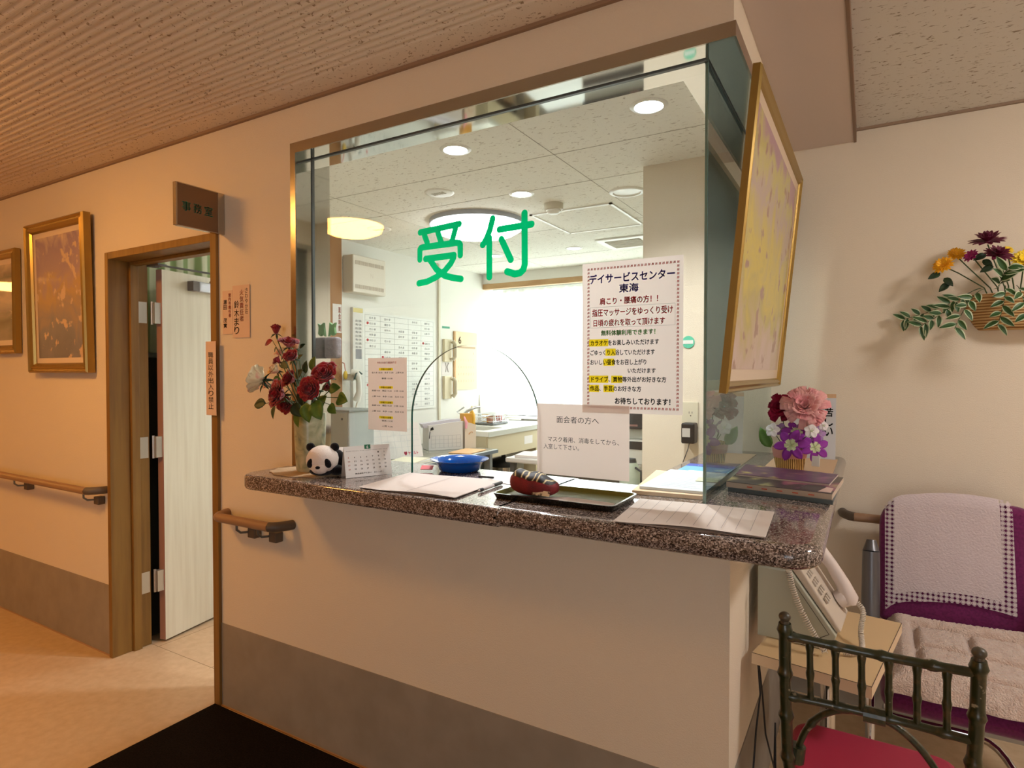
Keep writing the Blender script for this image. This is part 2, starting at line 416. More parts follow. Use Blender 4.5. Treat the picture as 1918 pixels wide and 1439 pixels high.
for ch_ in (ch1, ch2): obj('lettering', glyph(ch_, .0112, YG-.0054), m_green, r)

# ---------------------------------------------------------------- office window (window_2)
r = S('window_2', None, None, (-2.3, 6.0, .95))
f = MB()
for xx in (-3.50, -2.33, -1.14): f.box((xx,6.0,.95), (xx+.04,6.04,2.36))
f.box((-3.5,6.0,.95), (-1.1,6.04,.99)).box((-3.5,6.0,2.32), (-1.1,6.04,2.36))
obj('frame', f, mat('aluminium_sash', (150,150,146), .4, .7), r)
obj('pane', MB().box((-3.46,6.015,.99), (-1.14,6.021,2.32)), m_glass, r)
obj('sill', MB().box((-3.5,5.90,.92), (-1.1,6.0,.95)), m_white, r)
# entrance glazing behind the viewer
r = S('window_3', None, None, (.9,-4.05,0))
f = MB()
for xx in (-.2, .85, 1.95): f.box((xx,-4.08,0), (xx+.05,-4.02,2.42))
f.box((-.2,-4.08,2.05), (2.0,-4.02,2.10)).box((-.2,-4.08,0), (2.0,-4.02,.08))
obj('frame', f, m_gmet, r)

# ---------------------------------------------------------------- office door (door_1)
r = S('door_1', None, None, (-2.85, 1.70, 0))
f = MB()
f.box((-3.292,1.606,0), (-3.262,1.80,2.034)).box((-3.262,1.705,0), (-3.246,1.745,2.0))
f.box((-2.435,1.606,0), (-2.395,1.80,2.034)).box((-2.451,1.705,0), (-2.435,1.745,2.0))
f.box((-3.262,1.606,2.0), (-2.435,1.80,2.034)).box((-3.246,1.705,1.984), (-2.451,1.745,2.0))
obj('frame', f, m_brown, r, bevel=.002)
ang = math.radians(10.5); U_ = V((-math.sin(ang), math.cos(ang), 0)); N_ = V((math.cos(ang), math.sin(ang), 0)); hp = V((-3.219, 1.85, 0))
m_leaf = mat('cream_door_laminate', (236,228,204), .45, noise=(40, (226,216,190), .4, .7), stretch=(1,1,.05))
lf = obj('leaf', MB().prism([(0,0),(.80,0),(.80,1.97),(0,1.97)], hp+V((0,0,.012)), U_, (0,0,1), -N_*.04), m_leaf, r)
obj('edge_strip', MB().prism([(-.0012,0),(0,0),(0,1.97),(-.0012,1.97)], hp+V((0,0,.012)), U_, (0,0,1), -N_*.04), mat('rosy_edge_band', (168,128,116), .5), lf)
m_hinge = mat('brushed_hinge_steel', (196,192,186), .35, .8)
for hz in (1.75, 1.045, .335):
    h = MB().box((-3.262,1.748,hz-.055), (-3.258,1.792,hz+.055))
    h.tube([(-3.252,1.815,hz-.06), (-3.252,1.815,hz+.06)], .007, 10)
    h.box((-3.256,1.815,hz-.055), (-3.226,1.848,hz+.055))
    obj('hinge', h, m_hinge, r)
cl = obj('closer_body', MB().obox(hp+U_*.31+N_*.025+V((0,0,1.915)), (.045,.22,.055), ang), mat('silver_closer', (206,208,212), .4, .3), r, bevel=.004)
obj('end_cap', MB().obox(hp+U_*.178+N_*.025+V((0,0,1.915)), (.043,.04,.053), ang), mat('brown_grey_cap', (110,100,92), .5), cl)
e = hp+U_*.30+N_*.17+V((0,0,1.975)); kn = hp+U_*.29+N_*.03+V((0,0,1.95))
obj('closer_arm', MB().tube([(-3.12,1.76,1.995), (-3.12,1.78,1.985), e], .006, 6).tube([e, kn], .008, 6).box((-3.17,1.745,1.975),(-3.07,1.79,1.984)).tube([(-3.12,1.77,1.97),(-3.12,1.77,2.0)], .013, 10), m_gmet, r)
# ================================================================ LAMPS
m_ldisc = mat('lit_diffuser', (255,255,255), .5, emit=11, emitcol=(250,252,255))
m_led = mat('lit_led_lens', (255,255,255), .5, emit=30, emitcol=(246,250,255))
m_led2 = mat('dim_led_lens', (255,255,255), .5, emit=5, emitcol=(255,253,246))
m_warm = mat('warm_lit_diffuser', (255,214,160), .5, emit=46, emitcol=(255,182,90))
m_addlamp = mat('added_lamp_diffuser', (255,226,190), .5, emit=52, emitcol=(255,250,248))
r = T('ceiling_lamp', 'large round white ceiling lamp glowing over the office, behind the green characters', 'ceiling lamp', (-2.33,3.51,ZC))
obj('diffuser', MB().lathe([(.001,-.105),(.16,-.10),(.26,-.082),(.305,-.055),(.315,-.035),(.30,-.03)], (-2.33,3.51,ZC), 40), m_ldisc, r, smooth=60)
obj('base', MB().lathe([(.30,-.034),(.325,-.03),(.325,-.0),(.001,0)], (-2.33,3.51,ZC), 40), mat('grey_lamp_rim', (170,176,186), .5), r, smooth=40)
for (x, y, lb, lit) in ((-1.666,2.33,'lit round downlight directly above the first green character',2), (-.746,2.33,'brightest round downlight, close to the glass corner above the poster',2),
                        (-1.746,3.098,'lit round downlight beside the smoke detector, deeper in the office',1), (-2.131,4.67,'lit round downlight just in front of the curtain box',1), (-2.87,4.62,'faint round downlight partly behind the second green character',1)):
    d = T('downlight', lb, 'downlight', (x,y,ZC), 'recessed round office downlights')
    obj('trim_ring', MB().lathe([(.052,-.001),(.056,-.006),(.070,-.004),(.074,0)], (x,y,ZC), 32), m_white, d, smooth=50)
    obj('lens', MB().lathe([(.0001,-.003),(.053,-.003)], (x,y,ZC), 32), m_led if lit == 2 else m_led2, d)
    if lit == 2:
        l = bpy.data.lights.new('downlight_beam', 'SPOT'); l.energy = 92; l.spot_size = 2.3; l.spot_blend = .8; l.shadow_soft_size = .05; l.color = (.96,.98,1)
        o = bpy.data.objects.new('downlight_beam', l); COL.objects.link(o); o.location = (x,y,ZC-.012)
d = T('unlit_downlight', 'unlit round downlight with beige hollow above the wall end', 'downlight', (-1.204,3.366,ZC))
obj('trim_ring', MB().lathe([(.075,-.002),(.08,-.008),(.098,-.006),(.103,0)], (-1.204,3.366,ZC), 32), m_white, d, smooth=50)
obj('reflector', MB().lathe([(.0001,-.0015),(.076,-.0015)], (-1.204,3.366,ZC), 32), mat('beige_reflector', (176,162,128), .5), d)
m_spk = mat('speaker_mesh', (196,190,176), .7)
for (x, y, lb) in ((-2.145,2.84,'round ceiling speaker with square grey grille behind the front downlight'), (-3.062,3.336,'small round ceiling speaker above the wall mounted air unit')):
    d = T('ceiling_speaker', lb, 'speaker', (x,y,ZC), 'round ceiling speakers')
    obj('rim', MB().lathe([(.0001,-.006),(.07,-.006),(.082,-.004),(.086,0)], (x,y,ZC), 28), m_white, d, smooth=50)
    g = MB()
    for i in range(5):
        for k in range(3): g.box((x-.045+i*.018,y-.02+k*.014,ZC-.008),(x-.033+i*.018,y-.012+k*.014,ZC-.006))
    obj('grille', g, m_spk if x > -3 else mat('brown_speaker_mesh', (150,138,112), .7), d)
d = T('smoke_detector', 'beige cylindrical smoke detector on the office ceiling', 'smoke detector', (-1.68,3.383,ZC))
obj('body', MB().lathe([(.0001,-.04),(.046,-.04),(.058,-.036),(.06,0)], (-1.68,3.383,ZC), 28), mat('beige_detector', (206,198,178), .5), d, smooth=40)
obj('sensor_cage', MB().lathe([(.0001,-.062),(.03,-.06),(.046,-.048),(.046,-.040)], (-1.68,3.383,ZC), 28), m_white, d, smooth=50)
g = MB(); x0_, y0_, x1_, y1_ = -1.93, 3.53, -1.36, 4.15
g.box((x0_,y0_,ZC-.008),(x1_,y0_+.018,ZC)).box((x0_,y1_-.018,ZC-.008),(x1_,y1_,ZC)).box((x0_,y0_,ZC-.008),(x0_+.018,y1_,ZC)).box((x1_-.018,y0_,ZC-.008),(x1_,y1_,ZC))
d = T('ceiling_hatch', 'square inspection hatch with white metal border in the office ceiling', 'hatch', (-1.645,3.84,ZC))
obj('frame', g, m_white, d); obj('panel', MB().box((x0_+.018,y0_+.018,ZC-.003),(x1_-.018,y1_-.018,ZC-.0005)), m_oceil, d)
d = T('ceiling_vent', 'small square air vent in the ceiling beyond the hatch', 'vent', (-1.66,4.66,ZC))
obj('frame', MB().box((-1.86,4.46,ZC-.012),(-1.46,4.86,ZC)), m_white, d, bevel=.004)
g = MB()
for k in range(9): g.box((-1.80,4.53+k*.03,ZC-.017),(-1.52,4.545+k*.03,ZC-.012))
obj('grille', g, mat('beige_vent', (176,166,142), .6), d)
for (x, y) in ((-3.1,.3), (-6.3,.0), (-8.6,.0), (1.55,1.75)):  # the last lamp is added out of view to brighten the back wall
    d = T('corridor_lamp', 'round warm ceiling lamp mirrored orange in the reception glass' if -4 < x < 0 else ('unseen white ceiling lamp added to light the waiting corner with the purple chair' if x > 0 else 'round warm corridor lamp mirrored in the second painting' if x < -7 else 'round warm corridor lamp half way along the passage'), 'ceiling lamp', (x,y,ZC), 'warm corridor ceiling lamps')
    obj('diffuser', MB().lathe([(.001,-.09),(.14,-.085),(.20,-.06),(.215,-.02),(.21,-.001)], (x,y,ZC), 32), m_warm if x < 0 else m_addlamp, d, smooth=60)
    obj('base', MB().lathe([(.21,-.02),(.235,-.018),(.235,0)], (x,y,ZC), 32), m_brown, d, smooth=60)
# ================================================================ COUNTER
m_granite = ramp_mat('brown_granite', 'voronoi', 350, [(0,(32,25,24)), (.28,(74,60,54)), (.5,(114,98,90)), (.74,(142,126,118)), (.95,(198,184,176))], rough=.1, coat=.3)
def granite():
    N = m_granite.node_tree.nodes; L = m_granite.node_tree.links
    r = [n for n in N if n.type == 'VALTORGB'][0]; t = [n for n in N if n.type == 'TEX_VORONOI'][0]
    bw = N.new('ShaderNodeSeparateColor'); L.new(t.outputs['Color'], bw.inputs[0]); L.new(bw.outputs[0], r.inputs[0])
granite()
ZT, ZB, YF = 1.075, 1.022, 1.382
r = T('granite_counter', 'speckled brown granite reception counter with rounded edges and corner', 'counter', (-1.0,1.6,ZT))
def arc(cx, cy, rr, a0, a1, n=8): return [(cx+rr*math.cos(math.radians(a0+(a1-a0)*i/n)), cy+rr*math.sin(math.radians(a0+(a1-a0)*i/n))) for i in range(n+1)]
XS = -.868
left = arc(-1.955+.07, YF+.07, .07, 180, 270)+[(XS+.0225,YF), (XS+.0225,1.925), (-1.931,1.925), (-1.931,1.616), (-1.955,1.616)]
right = [(XS-.0225,YF)]+arc(-.078-.07, YF+.07, .07, 270, 360)+[(-.078,2.992), (-.66,2.992), (-.66,1.925), (XS-.0225,1.925)]
for p in (left, right):
    obj('slab', MB().prism(p, (0,0,ZB), (1,0,0), (0,1,0), (0,0,ZT-ZB)), m_granite, r, bevel=.024, seg=5, smooth=50)
# ================================================================ HANDRAILS
m_rail = mat('tan_handrail_vinyl', (158,124,94), .42, noise=(14, (148,112,84), .35, .7), stretch=(.3,1,1))
m_railend = mat('grey_brown_rail_cap', (98,84,70), .5)
def rail(name, label, x0, x1, y, z, brackets, end0, end1, yw):
    t = T(name, label, 'handrail', ((x0+x1)/2, y, z))
    obj('rail', MB().tube([(x0,y,z), (x1,y,z)], .0185, 16), m_rail, t, smooth=50)
    for e, d in ((x0, end0), (x1, end1)):
        if d == 0: continue
        s_ = 1 if e == x1 else -1
        q = MB().tube([(e-s_*.004,y,z), (e+s_*.012,y+.006,z), (e+s_*.03,y+.03,z), (e+s_*.042,y+.055,z), (e+s_*.044,yw-.001,z)], [.0192]*5, 14)
        obj('return_cap', q, m_railend if d == 1 else m_rail, t, smooth=50)
    for bx in brackets:
        b_ = obj('bracket', MB().box((bx-.022,yw-.036,z-.075), (bx+.022,yw-.0005,z-.035)), m_railend, t, bevel=.004)
        obj('bracket_arm', MB().tube([(bx-.012,yw-.02,z-.052), (bx-.03,y+.015,z-.05), (bx-.034,y,z-.036), (bx-.034,y,z-.017)], .005, 8), m_gmet, b_, smooth=60)
rail('handrail', 'long tan handrail under the paintings, ending at the door', LX+.02, -3.365, 1.545, .845, (-7.2,-6.2,-5.2,-4.13,-3.36), 0, 1, D)
rail('handrail', 'short tan handrail between the door and the counter', -2.30, -1.985, 1.545, .842, (-2.15,-2.02), 2, 1, D)
rail('handrail', 'tan handrail on the wall behind the purple chair', -.045, 2.15, 2.925, .832, (.9,1.8), 1, 0, 3.0)
# ================================================================ PAINTINGS
m_matb = mat('cream_picture_mount', (226,206,182), .7, coat=.35)
def art(name, stops, scale, h, mixn=.55, stretch=(1,1,1), blob=None):
    """painted bands up the height of the picture, broken up by brush-like noise, with light dabs"""
    m = mat(name, stops[0][1], .55, coat=.5); N = m.node_tree.nodes; L = m.node_tree.links; b = N['Principled BSDF']
    tc = N.new('ShaderNodeTexCoord'); mp = N.new('ShaderNodeMapping'); mp.inputs['Scale'].default_value = stretch; L.new(tc.outputs['Object'], mp.inputs[0])
    n1 = N.new('ShaderNodeTexNoise'); n1.inputs['Scale'].default_value = scale; n1.inputs['Detail'].default_value = 8; n1.inputs['Distortion'].default_value = 1.0; L.new(mp.outputs[0], n1.inputs['Vector'])
    sp = N.new('ShaderNodeSeparateXYZ'); L.new(tc.outputs['Object'], sp.inputs[0])
    zz = N.new('ShaderNodeMath'); zz.operation = 'MULTIPLY_ADD'; zz.inputs[1].default_value = 1/h; zz.inputs[2].default_value = -mixn/2; L.new(sp.outputs[2], zz.inputs[0])
    ad = N.new('ShaderNodeMath'); ad.operation = 'MULTIPLY_ADD'; ad.inputs[1].default_value = mixn; L.new(n1.outputs['Fac'], ad.inputs[0]); L.new(zz.outputs[0], ad.inputs[2])
    r = N.new('ShaderNodeValToRGB'); e = r.color_ramp.elements
    while len(e) < len(stops): e.new(.5)
    for k, (p, c) in enumerate(stops): e[k].position = p; e[k].color = (*lin(c), 1)
    L.new(ad.outputs[0], r.inputs[0]); out = r.outputs[0]
    if blob:
        n2 = N.new('ShaderNodeTexNoise'); n2.inputs['Scale'].default_value = blob[1]; n2.inputs['Detail'].default_value = 3; L.new(mp.outputs[0], n2.inputs['Vector'])
        r2 = N.new('ShaderNodeValToRGB'); r2.color_ramp.elements[0].position = blob[2]; r2.color_ramp.elements[1].position = blob[2]+.05; L.new(n2.outputs['Fac'], r2.inputs[0])
        mx = N.new('ShaderNodeMixRGB'); mx.inputs[2].default_value = (*lin(blob[0]), 1); L.new(r2.outputs[0], mx.inputs[0]); L.new(out, mx.inputs[1]); out = mx.outputs[0]
    L.new(out, b.inputs['Base Color']); return m
m_art1 = art('floral_painting', [(.10,(104,104,116)), (.25,(116,114,126)), (.40,(150,128,116)), (.54,(176,142,96)), (.66,(158,130,140)), (.80,(148,122,146)), (.92,(206,180,160))], 7, .81, .6, (1,1,.9), ((204,172,144), 15, .60))
m_art2 = art('lake_painting', [(.15,(120,112,112)), (.3,(72,68,66)), (.45,(150,140,136)), (.6,(196,176,158)), (.75,(90,84,80)), (.9,(214,190,164))], 5, .6, .35, (.5,1,1.6), ((230,212,190), 7, .64))
m_art3 = art('yellow_garden_painting', [(.08,(214,190,180)), (.2,(206,184,160)), (.34,(196,182,110)), (.46,(220,200,96)), (.58,(206,190,120)), (.70,(196,176,166)), (.82,(206,196,120)), (.92,(186,150,160))], 6, .876, .75, (1,.8,.8), ((176,142,126), 13, .60))
def frame_ring(o, u, v, w, h, prof):
    """mitred picture frame: prof = [(inset from the outer edge, height above the wall side)]"""
    o, u, v = V(o), V(u), V(v); n = u.cross(v).normalized(); g = MB(); k = len(prof); vs = []
    for i, e in prof:
        for a, b2 in ((i,i), (w-i,i), (w-i,h-i), (i,h-i)): vs.append(o+u*a+v*b2+n*e)
    fs = []
    for j in range(k):
        for c_ in range(4):
            fs.append((j*4+c_, j*4+(c_+1) % 4, ((j+1) % k)*4+(c_+1) % 4, ((j+1) % k)*4+c_))
    return g.add(vs, fs)
def picture(label, o, u, v, w, h, fw, mw, artm, depth=.03, bead=True, cat='painting'):
    o, u, v = V(o), V(u).normalized(), V(v).normalized(); n = u.cross(v).normalized()
    t = T('framed_painting', label, cat, o)
    prof = [(0,0), (0,depth*.8), (fw*.15,depth), (fw*.35,depth*.75), (fw*.6,depth*.95), (fw*.85,depth*.7), (fw,depth*.45), (fw,0)]
    obj('frame', frame_ring(o, u, v, w, h, prof), m_gold, t)
    p0 = o+u*(fw*.9)+v*(fw*.9)
    obj('mount', MB().prism([(0,0),(w-1.8*fw,0),(w-1.8*fw,h-1.8*fw),(0,h-1.8*fw)], p0+n*(depth*.30), u, v, n*.002), m_matb, t)
    p1 = o+u*(fw+mw)+v*(fw+mw); a, b2 = w-2*fw-2*mw, h-2*fw-2*mw
    obj('picture', MB().prism([(0,0),(a,0),(a,b2),(0,b2)], p1+n*(depth*.30+.002), u, v, n*.001), artm, t)
    obj('backing', MB().prism([(.004,.004),(w-.004,.004),(w-.004,h-.004),(.004,h-.004)], o+n*.0005, u, v, n*.006), mat('dark_backing_board', (54,60,60), .8), t)
    return t, prof
picture('gilt framed mauve flower painting nearer the door', (-4.045,1.612,1.437), (1,0,0), (0,-.014,.81), .64, .812, .052, .028, m_art1, .042)
picture('gilt framed lake painting further along the corridor wall', (-4.93,1.614,1.548), (1,0,0), (0,0,1), .705, .605, .05, .03, m_art2, .035)
# leaning large painting in front of the side glass
o = V((-.352,1.722,1.383)); u = V((0.004,1.12,0)); v = V((.082,0,.872))
picture('large gilt framed yellow painting tilted forward in front of the side glass', o, u, v, 1.12, .876, .032, .035, m_art3, .024)
# ================================================================ PROJECTING SIGN
t = T('door_sign', 'projecting brown metal sign plate with green characters above the door', 'sign', (-2.36,1.515,2.10))
obj('plate', MB().box((-2.367,1.416,2.022), (-2.353,1.588,2.187)), mat('bronze_sign_face', (126,94,66), .35, .35), t)
obj('edge_trim', MB().box((-2.370,1.408,2.019), (-2.350,1.416,2.190)), m_satin, t, bevel=.002)
for z_ in (2.187, 2.0185): obj('rim', MB().box((-2.369,1.416,z_), (-2.351,1.588,z_+.0035)), m_satin, t)
obj('wall_bracket', MB().box((-2.370,1.588,2.0185), (-2.350,1.6195,2.1905)), m_satin, t, bevel=.002)
g = MB()
for i, c_ in enumerate('事務室'): text_mb(c_, (-2.3525,1.436+i*.047,2.083), (0,1,0), (0,0,1), .036, .038, mb=g, bold=.01)
obj('lettering', g, mat('green_sign_letter', (44,160,124), .5), t)
# ================================================================ WALL NOTICES
m_paperw = mat('warm_paper', (226,196,172), .9, spec=.1)
m_inkn = mat('faded_black_ink', (70,56,48), .8); m_redn = mat('faded_red_ink', (206,92,66), .8)
def sheet(name, label, cat, o, u, v, w, h, m, th=.0008, group=None, curl=0, thin=False):
    o, u, v = V(o), V(u).normalized(), V(v).normalized(); n = u.cross(v).normalized()
    t = T(name, label, cat, o, group)
    if thin:
        obj('sheet', MB().add([o+n*th, o+u*w+n*th, o+u*w+v*h+n*th, o+v*h+n*th], [(0,1,2,3)]), m, t)
    elif curl:
        g = MB(); k = 14
        def f(a, b2): return o+u*(a*w)+v*(b2*h)+n*(curl*(a*a*(1-b2)**2)*w)
        obj('sheet', g.grid(k, k, f), m, t, solid=th)
    else:
        obj('sheet', MB().prism([(0,0),(w,0),(w,h),(0,h)], o, u, v, n*th), m, t)
    def tx(s, a, b2, ww, hh, mt, bold=.0, vertical=False, part='print', mb=None):
        q = text_mb(s, o+u*(a*w)+v*(b2*h)+n*(th+.0003), u, v, ww*w, hh*h, bold=bold, vertical=vertical, mb=mb)
        if mb is None: obj(part, q, mt, t)
        return q
    def rect(a, b2, ww, hh, mt, part='highlight', lift=.0001):
        q = o+u*(a*w)+v*(b2*h)+n*(th+lift); obj(part, MB().add([q, q+u*(ww*w), q+u*(ww*w)+v*(hh*h), q+v*(hh*h)], [(0,1,2,3)]), mt, t)
    return t, tx, rect
t, tx, rect = sheet('notice', 'paper notice with red vertical writing, pinned beside the door', 'notice', (-2.298,1.6165,1.583), (1,0,0), (0,0,1), .110, .217, m_paperw)
tx('さわやか荘', .74, .44, .16, .50, m_inkn, .01, True)
tx('火気責任者', .42, .30, .24, .62, m_redn, .01, True)
tx('鈴木まり', .10, .06, .28, .66, m_inkn, .01, True)
t, tx, rect = sheet('notice', 'narrow faded name slip between the door frame and the larger notice', 'notice', (-2.366,1.6170,1.600), (1,0,0), (0,0,1), .066, .183, m_paperw)
tx('室内所責任者', .60, .38, .26, .56, m_redn, .02, True)
tx('瀬田', .10, .56, .34, .24, m_inkn, .02, True); tx('茂實', .10, .14, .34, .24, m_inkn, .02, True)
t, tx, rect = sheet('door_notice', 'long white paper strip with black vertical writing hanging over the door frame', 'notice', (-2.455,1.597,1.256), (.98,-.05,0), (0,0,1), .075, .315, mat('white_slip', (226,198,178), .9))
tx('職員以外出入り禁止', .24, .08, .5, .78, m_inkn, .01, True)
# ================================================================ FLOOR MAT
m_matf = mat('black_ribbed_mat', (20,14,14), .95, noise=(160, (34,26,24), .4, .65), bump=(320, .9, .01), spec=.1)
g = MB().box((-2.42,-.6,0), (-.2,1.60,.012))
tag(obj('entrance_mat', g, m_matf, loc=(-1.3,.5,0), bevel=.004), 'black textile entrance mat along the reception wall', 'mat')
# ================================================================ THINGS ON THE GLASS
pin = trans_mat('pinkish_paper', (238,226,218), .5, .9)
m_yel = trans_mat('yellow_marker', (255,240,50), .65, .9)
m_blue = mat('violet_blue_ink', (92,80,190), .8); m_redp = mat('poster_red', (240,52,54), .8); m_grn = mat('poster_green', (120,214,104), .8)
pw, ph = .302, .444
t, tx, rect = sheet('poster', 'day service poster with red patterned border taped to the glass', 'poster', (-.744,YG-.0056,1.320), (1,0,0), (0,0,1), pw, ph, pin, thin=True)
g = MB(); on = V((-.744, YG-.0068, 1.320))
def motif(a, b2):
    s_ = .0068
    for q in ([(0,0),(.3,0),(.55,1),(.25,1)], [(.5,.0),(1,.1),(.95,.35),(.45,.25)], [(.45,.45),(1,.55),(.95,.8),(.5,.7)], [(.7,.1),(.9,.1),(1,1),(.8,1)]):
        g.add([on+V(((a-.5+x)*1.0*s_+0, 0, (y-.5)*s_))+V((a*0,0,0))+V((a,0,b2))-V(((a-.5)*s_,0,0)) for x, y in q], [(0,1,2,3)])
nx_, ny_ = 27, 39
for i in range(nx_):
    a = .016+i*(pw-.034)/(nx_-1)
    motif(a, .016); motif(a, ph-.018)
for i in range(1, ny_-1):
    b2 = .016+i*(ph-.034)/(ny_-1)
    motif(.016, b2); motif(pw-.018, b2)
obj('border_pattern', g, mat('brick_red_border', (182,66,52), .8), t)
rows = [('デイサービスセンター', .075,.862,.845,.060,m_blue,.03), ('東海', .385,.792,.19,.055,m_blue,.03), ('肩こり・腰痛の方！！', .185,.718,.58,.045,m_redp,.03),
        ('指圧マッサージをゆっくり受け', .105,.642,.80,.048,m_redp,.025), ('日頃の疲れを取って頂けます', .12,.575,.71,.045,m_redp,.025), ('無料体験利用できます！', .20,.512,.54,.036,m_grn,.035),
        ('・カラオケをお楽しみいただけます', .055,.447,.72,.036,m_ink,.025), ('・ごゆっくり入浴していただけます', .055,.382,.68,.036,m_ink,.025), ('・おいしい昼食をお召し上がり', .055,.318,.60,.036,m_ink,.025),
        ('いただけます', .475,.265,.27,.030,m_ink,.025), ('・ドライブ、買物等外出がお好きな方', .055,.205,.79,.036,m_ink,.025), ('・作品、手芸のお好きな方', .055,.143,.55,.036,m_ink,.025), ('お待ちしております！', .345,.060,.54,.042,m_ink,.035)]
for a, b2, ww, hh in ((.07,.442,.205,.048), (.245,.378,.105,.048), (.225,.312,.11,.048), (.07,.199,.205,.048), (.305,.199,.115,.048), (.07,.137,.11,.048), (.225,.137,.11,.048)):
    rect(a, b2, ww, hh, m_yel)
for s_, a, b2, ww, hh, mt, bd in rows: tx(s_, a, b2, ww, hh, mt, bd, part='print_line')
g = MB(); lw = .0006
x0, x1, z0, z1 = .085*pw, .925*pw, .566*ph, .702*ph
for q in ([(x0,z0),(x1,z0),(x1,z0+lw),(x0,z0+lw)], [(x0,z1),(x1,z1),(x1,z1+lw),(x0,z1+lw)], [(x0,z0),(x0+lw,z0),(x0+lw,z1),(x0,z1)], [(x1,z0),(x1+lw,z0),(x1+lw,z1),(x1,z1)]):
    g.add([on+V((a,0,b2)) for a, b2 in q], [(0,1,2,3)])
obj('text_box_rule', g, mat('grey_rule', (140,140,132), .8), t)
t, tx, rect = sheet('visitor_notice', 'white notice to visitors about masks fixed beside the arched opening', 'notice', (-.897,YG-.0068,1.122), (1,0,0), (0,0,1), .302, .220, trans_mat('pale_pink_paper', (236,222,214), .5, .9), thin=True)
tx('面会者の方へ', .225, .735, .46, .095, m_ink); tx('マスク着用、消毒をしてから、', .125, .465, .77, .075, m_ink); tx('入室して下さい。', .075, .360, .40, .075, m_ink)
t, tx, rect = sheet('timetable_notice', 'small pinkish timetable with yellow marked lines on the glass', 'notice', (-1.612,YG-.0056,1.226), (1,0,0), (0,0,1), .186, .266, trans_mat('shaded_pink_paper', (214,190,176), .4, .6), thin=True)  # paper colour is darkened for the shadow the timetable hangs in
tx('令和五年度行事勤務予定', .24, .920, .50, .030, m_redp, .01)
for b2 in (.830, .580, .372, .165): rect(.29, b2-.004, .36, .036, m_yel); tx('月曜から金曜', .34, b2, .26, .026, mat('olive_ink', (90,80,30), .8), .01, part='print_line')
for b2, s_ in ((.785,'佐々木 10:30　本多 11:00　上野 9:30'), (.705,'　　事務 13:30　　'), (.535,'高橋 9:30　橋田 10:30　小林 13:00'), (.455,'上野 9:00　本多 11:00　玉木 9:30'), (.330,'高橋 9:30　橋田 10:30　小林 13:00'), (.250,'上野 9:00　本多 11:00　玉木 9:30'), (.120,'事務 13:30'), (.045,'上野 9:30')):
    long_ = len(s_) > 14
    tx(s_, .10 if long_ else .36, b2, .82 if long_ else .28, .024, m_ink, .01, part='print_line')
# grey lidded box with a green clip hung on the steel jamb
c_ = at(630, 651, y=1.77); t = T('hanging_pouch', 'small grey pouch with a green leaf shaped clip hung at the steel jamb', 'pouch', (c_.x, c_.y, c_.z))
obj('pouch', MB().box((-1.9085,1.748,c_.z-.044), (-1.838,1.787,c_.z+.042)), mat('lilac_grey_cloth', (158,150,152), .9, bump=(60,.4,.01)), t, bevel=.012, seg=3)
obj('clip', MB().prism([(-.02,0),(-.006,.01),(.006,.002),(.02,.012),(.016,.036),(.022,.056),(.004,.048),(-.012,.058),(-.014,.036)], (-1.880,1.765,c_.z+.045), (1,0,0), (0,0,1), (0,.012,0)), mat('pale_green_plastic', (130,176,120), .5), t, bevel=.002)
# ================================================================ ITEMS ON THE COUNTER
def pt(px, py, dz=0): return at(px, py, z=ZT+dz)
Zc = ZT+.0006
# doily + vase
m_doily = mat('tan_crochet_doily', (184,158,126), .95, bump=(240,.8,.004))
g = MB(); cx, cy = -1.765, 1.535; n = 36
rim_ = [(cx+(.128+.006*math.cos(10*a*2*math.pi/n))*math.cos(2*math.pi*a/n)*1.15, cy+(.104+.004*math.cos(10*a*2*math.pi/n))*math.sin(2*math.pi*a/n)) for a in range(n)]
g.prism(rim_, (0,0,Zc), (1,0,0), (0,1,0), (0,0,.0025))
tag(obj('doily', g, m_doily, loc=(cx,cy,ZT)), 'scalloped tan doily under the rose vase', 'doily')
vx, vy, vz = -1.765, 1.552, Zc+.0028
t = T('vase', 'pale green marbled square shouldered vase holding the roses', 'vase', (vx,vy,vz))
m_vase = ramp_mat('marbled_celadon_glaze', 'noise', 20, [(.3,(92,104,96)), (.45,(150,152,120)), (.58,(176,172,138)), (.72,(196,190,160))], rough=.35, coat=.3, bump=.2, distort=.8)
prof = [(.001,0), (.043,0), (.047,.008), (.050,.06), (.0525,.13), (.054,.19), (.0545,.212), (.0505,.214), (.049,.19), (.046,.05), (.001,.04)]
g = MB().lathe(prof, (vx,vy,vz), 40)
for i, p in enumerate(g.v):   # square the circle a little
    d = V((p.x-vx, p.y-vy)); a = math.atan2(d.y, d.x); k = 1+.10*(math.cos(4*a)*-1+.0)*.5
    g.v[i] = V((vx+d.x*k, vy+d.y*k, p.z))
obj('body', g, m_vase, t, smooth=45)
